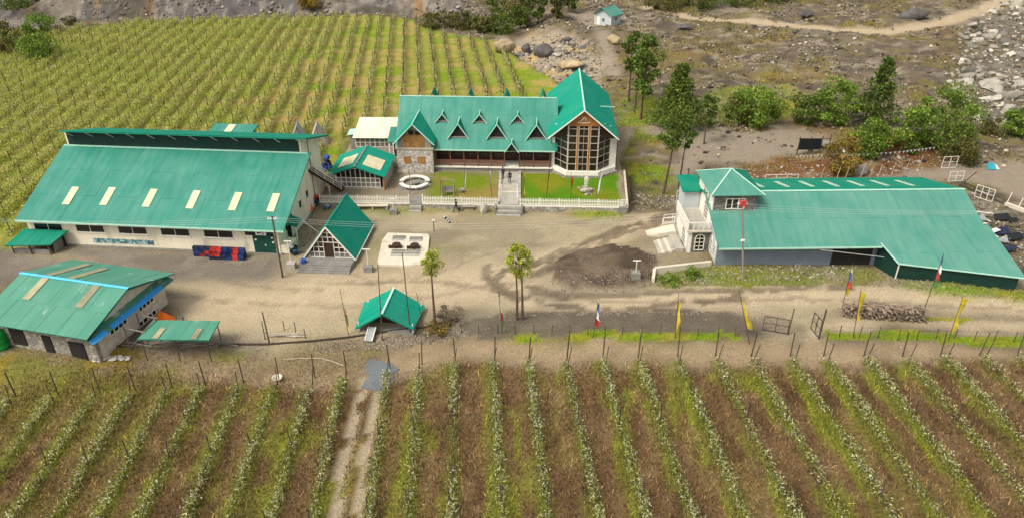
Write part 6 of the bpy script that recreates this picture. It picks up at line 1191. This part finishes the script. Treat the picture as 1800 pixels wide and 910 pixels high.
for nm, n, poly, s0, s1, pal in (('bank_gravel', 1500, [(540, 598), (690, 584), (800, 566), (830, 585), (700, 600), (560, 608)], .05, .14, [3, 4, 1, 3, 2]), ('barn_rubble', 700, [(1190, 470), (1300, 468), (1480, 462), (1500, 480), (1400, 492), (1200, 498)], .06, .28, [3, 3, 1, 4, 1]), ('roadside_stones', 420, [(1560, 488), (1800, 505), (1800, 520), (1560, 500)], .05, .22, [3, 3, 1, 4, 1]), ('mound_clods', 420, [(960, 490), (1148, 480), (1148, 500), (1100, 514), (990, 515)], .05, .16, [3, 2, 3, 1, 1]), ('bed_stones', 380, [(800, 560), (900, 548), (1290, 545), (1330, 552), (1290, 552), (900, 556)], .05, .14, [2, 3, 1, 3, 1]),
    ('lane_stones', 500, [(1110, 335), (1200, 345), (1190, 365), (1110, 372)], .06, .26, [3, 3, 2, 3, 1]), ('scrap_stones', 600, [(1700, 330), (1800, 370), (1800, 480), (1760, 470)], .06, .3, [3, 3, 3, 2, 2]), ('path_rubble', 320, [(520, 380), (560, 365), (560, 400), (525, 450), (505, 450)], .05, .18, [4, 2, 2, 2, 1]),
    ('field_edge_stones', 500, [(90, 62), (420, 34), (640, 24), (720, 30), (860, 70), (850, 60), (715, 20), (420, 26), (90, 50)], .12, .5, [3, 3, 2, 3, 1]), ('red_soil_stones', 500, [(1290, 300), (1400, 282), (1640, 262), (1690, 250), (1650, 296), (1500, 318), (1300, 316)], .08, .4, [2, 3, 1, 4, 2])):
    x, y = pxscatter(n, poly, r); rubble(nm, x, y, s0+(s1-s0)*r.beta(1, 3, len(x)), pick(r, len(x), SP, pal), r)
x, y = pxscatter(230, [(1700, 55), (1760, 25), (1850, 0), (1850, 250), (1760, 215), (1700, 200), (1675, 150)], r)
for k in range(len(x)): rock('boulder', f"{('grey', 'pale', 'grey', 'dark', 'pale', 'grey', 'mottled grey', 'grey')[k % 8]} {('small', 'large')[int(k % 3 == 0)]} boulder in the dry stream bed at the upper right", 'boulder', (x[k], y[k], float(Hz(x[k], y[k]))), (1.1+1.6*r.beta(1.1, 3) if k % 3 == 0 else .5+.5*r.uniform()), (0, 1, 2, 3, 4, 5, 9, 12)[k % 8], 'boulders in the dry stream bed')
x, y = pxscatter(1500, [(1690, 50), (1760, 20), (1850, 0), (1850, 260), (1750, 225), (1690, 210), (1665, 150)], r); rubble('stream_bed_stones', x, y, .15+.8*r.beta(1, 2.6, len(x)), pick(r, len(x), SP, [3, 4, 2, 4, 1]), r)
x, y = scatter(3200, -150, -5, 198, 240, lambda x, y: np.clip((fbm(x, y, 6, 73)-.38)*4, .05, 1)*(1-regat(x, y, 'orch')), r); rubble('slope_rubble', x, y, .2+1.0*r.beta(1, 5, len(x)), pick(r, len(x), SP, [4, 2, 4, 1.5, 2]), r)
x, y = pxscatter(46, [(905, 85), (960, 72), (1040, 80), (1050, 140), (990, 150), (940, 112)], r)
for k in range(len(x)): rock('boulder', f"{('grey', 'pale', 'grey', 'dark', 'pale', 'grey', 'ochre')[k % 14 % 7]} angular boulder in the rocky gully behind the hall roof", 'boulder', (x[k], y[k], float(Hz(x[k], y[k]))), .5+1.3*r.beta(1.1, 3), k, 'boulders in the gully behind the hall')
x, y = pxscatter(700, [(880, 80), (960, 62), (1060, 80), (1060, 160), (1000, 158), (930, 112)], r); rubble('gully_stones', x, y, .12+.5*r.beta(1, 3, len(x)), pick(r, len(x), SP, [2, 3, 1, 4, 3]), r)
stone_one('rock_slab', 'big pale ochre rock face at the upper end of the gully', 'rock', at(886, 92), (3.4, 2.2, 2.2), 201, 'ochre', .4); stone_one('rock_slab', 'large ochre rock face just above the hall roof', 'rock', at(1000, 122), (3.6, 2.4, 1.7), 202, 'ochre', -.3); stone_one('rock_slab', 'large dark grey rock in the middle of the gully', 'rock', at(955, 100), (2.6, 2.0, 1.6), 203, 'drock', .2); stone_one('rock_slab', 'dark overhanging rock with a black hollow in the gully', 'rock', at(925, 93), (1.7, 1.4, 1.4), 204, 'drock', .9); stone_one('rock_slab', 'yellowish boulder beside the track below the cabin', 'rock', at(1078, 78), (1.9, 1.3, 1.3), 205, 'ochre', .1)
stone_one('rock_slab', 'dark boulder beside the far hill track', 'rock', at(1203, 52), (2.2, 1.5, 1.0), 206, 'drock', .1); stone_one('rock_slab', 'dark grey outcrop just below the hill road bend', 'rock', at(1605, 36), (3.4, 2.2, 2.0), 207, 'drock', .3); stone_one('rock_slab', 'dark boulder near the top edge left of the hill road', 'rock', at(1418, 30), (2.0, 1.4, 1.2), 208, 'drock', .3); stone_one('rock_slab', 'grey rock in the red soil behind the barn', 'rock', at(1512, 308), (1.1, .8, .8), 209, 'rock', .3); stone_one('rock_slab', 'grey rock mass beside the yellow bush', 'rock', at(1450, 258), (2.2, 1.5, .9), 210, 'rock', .1)

# ------------------------------------------------------------------ trees and bushes
def tree(px, py, top, wpx, label, shape='round', bare=.35, pal=None, n=2600, seed=0, leaf=.34, name='tree', cat='tree', clumps=None, group=None, trunks=1, lean=0.):
    r = np.random.default_rng(seed+px); b0 = at(px, py); h = max(.6, zat(px, top, b0.y)-b0.z); dep = b0.y*cP+(CAMZ-b0.z)*sP; R0 = wpx*dep/FPX/2
    t = thing(name, label, cat, b0, 0, group); z0 = h*bare; H_ = h-z0; nc = clumps or 16; pal = pal or [(.055, .10, .016), (.085, .14, .02), (.035, .07, .014), (.13, .18, .03)]
    cs = []
    for k in range(nc):
        f = (k+.5)/nc; f = np.clip(f+r.normal(0, .05), .02, .98); a = k*2.4+r.uniform(-.5, .5)
        if shape == 'cone': rad = R0*(1-f)**.75*r.uniform(.5, .95)+.05
        elif shape == 'plume': rad = R0*math.sin(math.pi*(.12+.8*f))**.8*r.uniform(.3, .8)
        else: rad = R0*math.sqrt(max(.05, 1-(2*f-1)**2))*r.uniform(.45, .85)
        rc = (R0*.36 if shape != 'cone' else R0*(.20+.34*(1-f)))*(r.choice([.45, .7, 1.0, 1.3]) if shape != 'cone' else 1.0)*r.uniform(.8, 1.2); cs.append((rad*math.cos(a)+lean*f*h, rad*math.sin(a), z0+H_*f, rc, r.uniform(.8, 1.2)))
    parts = []
    for (x, y, z, rc, br) in cs:
        m = int(1.9*n/nc); d = r.normal(size=(m, 3)); d /= np.linalg.norm(d, axis=1)[:, None]; q = d*(rc*r.uniform(.35, 1.0, m)**.6*r.choice([1, 1, 1, 1.2, 1.55], m))[:, None]; q[:, 2] *= .7
        if shape == 'cone': q[:, 2] -= .25*np.hypot(q[:, 0], q[:, 1])
        P = q+[x, y, z]; P[:, 2] = np.maximum(P[:, 2], .08); col = np.array(pal)[r.choice(len(pal), m)]*r.uniform(.7, 1.3, (m, 1))*br; parts.append(quads(P, leaf*r.uniform(.6, 1.3, m), leaf*.5*r.uniform(.6, 1.3, m), col, r, .2))
    link('crown', npmesh('crown', *joinq(parts)), M['leaf'], t)
    mb = MB(); rt = max(.05, min(.22, h*.018)); tops = z0+H_*(.85 if shape in ('cone', 'plume') else .5)
    for k in range(trunks):
        ox = (k-(trunks-1)/2)*.5; pts = [Vector((ox+.08*math.sin(3*f+seed)+lean*f*tops, .06*math.cos(4*f+k), tops*f-.2*(f == 0))) for f in (0, .25, .5, .75, 1)]
        for j in range(4): mb.tube(pts[j], pts[j+1], rt*(1-.18*j), rt*(1-.18*(j+1)), 7)
    for (x, y, z, rc, br) in cs[::2]: zz = min(tops, max(z0*.9+.05, z-.5*math.hypot(x, y))); mb.tube((lean*zz, 0, zz), (x, y, z), rt*.38, rt*.12, 4)
    part('trunk', mb, M['bark'], t); return t
YG = [(.27, .32, .02), (.36, .40, .03), (.17, .22, .015), (.44, .44, .06)]; DG = [(.065, .105, .014), (.10, .155, .02), (.035, .06, .01), (.17, .22, .035)]; OL = [(.12, .12, .025), (.17, .15, .03), (.08, .09, .02), (.06, .06, .02)]; YB = [(.26, .17, .02), (.20, .13, .02), (.30, .22, .04), (.12, .10, .02)]; BG = [(.11, .185, .015), (.17, .26, .025), (.06, .115, .012), (.24, .32, .045)]
tree(912, 562, 432, 46, 'slender young tree with bright green round crown in the courtyard', 'round', .62, YG, 1500, 1, .22, clumps=26, trunks=2); tree(764, 580, 442, 36, 'thin young tree with yellow-green crown behind the green kiosk', 'round', .72, YG, 900, 2, .2, clumps=18, lean=.02)
tree(1105, 178, 58, 34, 'leftmost tall slim pine behind the hall', 'plume', .42, DG, 1800, 3, .40, 'pine_tree', clumps=14, group='tall pines behind the hall'); tree(1117, 192, 80, 34, 'thin pine between the two taller pines behind the hall', 'plume', .5, DG, 1500, 4, .40, 'pine_tree', clumps=12, group='tall pines behind the hall'); tree(1127, 210, 68, 56, 'tallest bushy pine with long bare trunk right of the hall', 'plume', .36, [(.085, .14, .016), (.13, .20, .025), (.045, .08, .012), (.20, .26, .04)], 3400, 5, .42, 'pine_tree', clumps=20, group='tall pines behind the hall')
tree(1188, 226, 116, 84, 'broad dark conifer right of the hall, widest of the pines', 'cone', .1, [(.08, .125, .016), (.13, .18, .022), (.04, .07, .012), (.20, .23, .035)], 4800, 6, .46, 'conifer', clumps=30); tree(1165, 342, 197, 60, 'tall thin-trunked tree in front of the broad conifer by the lane', 'round', .6, [(.12, .17, .02), (.18, .24, .03), (.06, .10, .015)], 2300, 7, .36, clumps=14, lean=.09); tree(1192, 330, 225, 30, 'slim leaning tree right of the thin-trunked tree by the lane', 'round', .68, [(.085, .12, .018), (.12, .15, .025)], 700, 8, .34, clumps=7, lean=.05); tree(1237, 254, 170, 36, 'small bent pine at the gravel lane right of the broad conifer', 'plume', .42, DG, 1100, 9, .38, 'pine_tree', clumps=10)
tree(1325, 218, 165, 108, 'wide round bush alone on the slope left of the bush row', 'round', .02, BG, 3400, 10, .42, 'bush', 'bush', 20); tree(1290, 214, 176, 50, 'olive shrub on the left flank of the wide round bush', 'round', .02, OL, 1000, 11, .4, 'bush', 'bush', 9); tree(1415, 218, 172, 56, 'darker bush at the left end of the bush row', 'round', .02, DG, 1500, 12, .42, 'bush', 'bush', 12); tree(1464, 220, 148, 84, 'large green bush left of the dark conifer', 'round', .02, BG, 2600, 13, .44, 'bush', 'bush', 16)
tree(1533, 226, 103, 62, 'single dark pointed conifer among the bushes', 'cone', .12, DG, 2600, 14, .46, 'conifer', clumps=24); tree(1527, 276, 214, 84, 'bright green bush in front of the dark conifer', 'round', .02, BG, 2600, 15, .40, 'bush', 'bush', 16); tree(1592, 266, 192, 74, 'middle green bush right of the dark conifer', 'round', .02, BG, 2200, 16, .42, 'bush', 'bush', 14); tree(1652, 262, 162, 116, 'largest bright green bush at the right end of the bush row', 'round', .02, [(.12, .19, .02), (.17, .24, .03), (.07, .13, .015), (.22, .28, .05)], 4200, 17, .44, 'bush', 'bush', 22); tree(1478, 306, 244, 66, 'yellow-brown bush beside the black banner frame', 'round', .02, YB, 2000, 18, .36, 'bush', 'bush', 14)
tree(1782, 240, 194, 56, 'green bush at the right edge of the picture', 'round', .02, BG, 1600, 19, .40, 'bush', 'bush', 10); tree(1740, 238, 212, 60, 'low olive scrub bush left of the right-edge bush', 'round', .02, OL, 900, 20, .38, 'bush', 'bush', 9); tree(1690, 288, 250, 70, 'low scrubby thicket behind the upper white gate', 'round', .02, OL, 1300, 22, .36, 'bush', 'bush', 12)
tree(18, 92, 44, 70, 'olive bush at the far left edge of the upper field', 'round', .02, OL, 1500, 23, .5, 'bush', 'bush', 12); tree(72, 62, 28, 64, 'dark bush above the others at the upper left corner', 'round', .02, BG, 1400, 24, .5, 'bush', 'bush', 12); tree(72, 104, 62, 76, 'green bush nearest the vines at the upper left', 'round', .02, BG, 1900, 25, .5, 'bush', 'bush', 14); tree(122, 46, 32, 34, 'small round shrub right of the upper left bushes', 'round', .02, OL, 500, 26, .45, 'bush', 'bush', 6)
for i, (px, py, tp, w_, sh, pl, lb) in enumerate(((765, 48, 26, 60, 'round', OL, 'low olive shrub at the left end of the far thicket'), (815, 50, 24, 60, 'round', OL, 'second low shrub of the far thicket'), (850, 56, 32, 50, 'round', OL, 'yellow-green shrub at the front of the far thicket'), (880, 58, 26, 60, 'round', DG, 'green shrub above the ochre rock in the far thicket'), (915, 52, -6, 44, 'plume', DG, 'tall dark tree in the middle of the far thicket'), (945, 42, -16, 44, 'plume', DG, 'dark tree right of the middle of the far thicket'), (875, 30, -20, 50, 'plume', DG, 'dark tree at the back left of the far thicket'), (978, 34, -18, 40, 'plume', OL, 'olive tree at the right end of the far thicket'), (1000, 22, -22, 36, 'plume', DG, 'rearmost dark tree left of the cabin'), (905, 40, 8, 60, 'round', OL, 'leafy bush filling the middle of the far thicket'), (1165, 18, -14, 70, 'round', OL, 'olive bush on the top edge right of the cabin'), (1225, 12, -22, 80, 'round', DG, 'dark bush on the top edge above the far track'), (1290, 8, -24, 90, 'round', DG, 'long dark thicket on the top edge in the middle right'), (1370, 4, -22, 80, 'round', DG, 'rightmost dark bush along the top edge'), (545, 22, -8, 44, 'round', YB, 'brownish shrub on the bank above the upper field'), (40, 26, -6, 70, 'round', DG, 'dark scrub on the rock slope at the top left corner'))):
    tree(px, py, tp, w_, lb, sh, .02 if sh == 'round' else .15, pl, 1300, 40+i, .55, 'bush' if sh == 'round' else 'tree', 'bush' if sh == 'round' else 'tree', 11)
for i, (px, py, w_, lb) in enumerate(((1175, 497, 46, 'low green weed clump below the whitewashed wall'), (1215, 488, 30, 'small weed clump in the rubble before the barn'), (770, 582, 46, 'brown dry shrub heap right of the green kiosk'), (790, 560, 60, 'dark heap of dry brushwood beside the green kiosk'))):
    tree(px, py, py-16, w_, lb, 'round', .0, (BG, BG, YB, [(.14, .10, .06), (.09, .065, .04), (.2, .15, .09)])[i], 500, 80+i, .2, 'shrub', 'shrub', 8)

# ------------------------------------------------------------------ people
def person(px, py, label, facing, stride, cols, lift=0, bend=0.):
    b0 = at(px, py); t = thing('person', label, 'person', (b0.x, b0.y, b0.z+lift), facing)
    s = stride; J = dict(pel=(0, 0, .95), ch=(0, .02-bend, 1.32), nk=(0, .01-bend, 1.50), hd=(0, -.02-bend, 1.60), top=(0, -.02-bend, 1.74), hl=(-.1, 0, .92), hr=(.1, 0, .92), kl=(-.11, -.5*s, .5), kr=(.11, .3*s, .5), al=(-.12, -.7*s, .08), ar=(.12, .95*s, .12), tl=(-.13, -.7*s-.2, .04), tr=(.13, .95*s-.2, .05),
             sl=(-.19, .02-bend, 1.42), sr=(.19, .02-bend, 1.42), el=(-.25, .08+.2*s-bend, 1.14), er=(.25, .04-.25*s-bend, 1.14), wl=(-.24, -.08+.2*s-bend, .92), wr=(.24, -.1-.4*s-bend, .93), fl=(-.23, -.13+.2*s-bend, .82), fr=(.23, -.16-.4*s-bend, .83))
    rad = dict(pel=.145, ch=.155, nk=.06, hd=.10, top=.07, hl=.10, hr=.10, kl=.065, kr=.065, al=.05, ar=.05, tl=.04, tr=.04, sl=.07, sr=.07, el=.05, er=.05, wl=.035, wr=.035, fl=.035, fr=.035)
    ks = list(J); E_ = [('pel', 'ch'), ('ch', 'nk'), ('nk', 'hd'), ('hd', 'top'), ('pel', 'hl'), ('pel', 'hr'), ('hl', 'kl'), ('hr', 'kr'), ('kl', 'al'), ('kr', 'ar'), ('al', 'tl'), ('ar', 'tr'), ('ch', 'sl'), ('ch', 'sr'), ('sl', 'el'), ('sr', 'er'), ('el', 'wl'), ('er', 'wr'), ('wl', 'fl'), ('wr', 'fr')]
    me = bpy.data.meshes.new('body'); me.from_pydata([J[k] for k in ks], [(ks.index(a), ks.index(b_)) for a, b_ in E_], []); o = link('body', me, None, t)
    sk = o.modifiers.new('skin', 'SKIN'); sv = me.skin_vertices[0].data
    for i, k in enumerate(ks): sv[i].radius = (rad[k], rad[k]*.8 if k in ('ch', 'pel') else rad[k]); sv[i].use_root = (k == 'pel')
    o.modifiers.new('sub', 'SUBSURF').levels = 1; o.modifiers['sub'].render_levels = 2
    m, N, L, b = newmat('clothes_and_skin'); tc = N.new('ShaderNodeTexCoord'); sp = N.new('ShaderNodeSeparateXYZ'); L.new(tc.outputs['Object'], sp.inputs[0]); mr = N.new('ShaderNodeMapRange'); mr.inputs[2].default_value = 1.8; L.new(sp.outputs[2], mr.inputs[0]); cr = N.new('ShaderNodeValToRGB'); cr.color_ramp.interpolation = 'CONSTANT'
    cr.color_ramp.elements[0].color = (.02, .018, .016, 1); e1 = cr.color_ramp.elements[1]; e1.position = .07; e1.color = (*cols[0], 1)
    for p_, cc in ((.50, cols[1]), (.835, (.36, .20, .13)), (.93, (.012, .01, .009))): e = cr.color_ramp.elements.new(p_); e.color = (*cc, 1)
    L.new(mr.outputs[0], cr.inputs[0]); L.new(cr.outputs[0], b.inputs['Base Color']); b.inputs['Roughness'].default_value = .85; me.materials.append(m)
    hd = Vector(J['hd']); part('hair', MB().lathe([(.105, .0), (.115, .06), (.10, .12), (.05, .16)], 10, (0, hd.y+.02, hd.z+.02)), M['hair'], t, True)
    return t
person(896, 323, 'person in black top and dark trousers standing on the lodge walkway', R_(10), .0, ((.03, .03, .04), (.012, .012, .016)), .05); person(884, 315, 'second person in dark clothes by the walkway edge wall', R_(200), .05, ((.025, .025, .03), (.03, .03, .035)), .0); person(802, 373, 'person in dark clothes walking with long stride by the plank bench', R_(-60), .42, ((.03, .025, .03), (.02, .02, .03)), .0)
p = at(786, 388); t = thing('strapped_bundle', 'slim dark and white bundle lying in the courtyard near the walker', 'bundle', p, R_(-65)); part('roll', MB().tube((-.8, 0, .14), (.8, 0, .14), .13, .11, 8), M['navy'], t)
for u in (-.7, .1, .65): part('strap', MB().tube((u-.07, 0, .14), (u+.07, 0, .14), .15, .15, 8), M['fwhite'], t)
p = at(763, 407); t = thing('plant_stake', 'small stake with a stone collar in the courtyard', 'stake', p); part('stake', MB().tube((0, 0, -.2), (0, 0, 1.5), .06), M['post'], t); o = link('stone', rock_me[1], None, t, (0, 0, 1.5)); o.scale = (.3,)*3
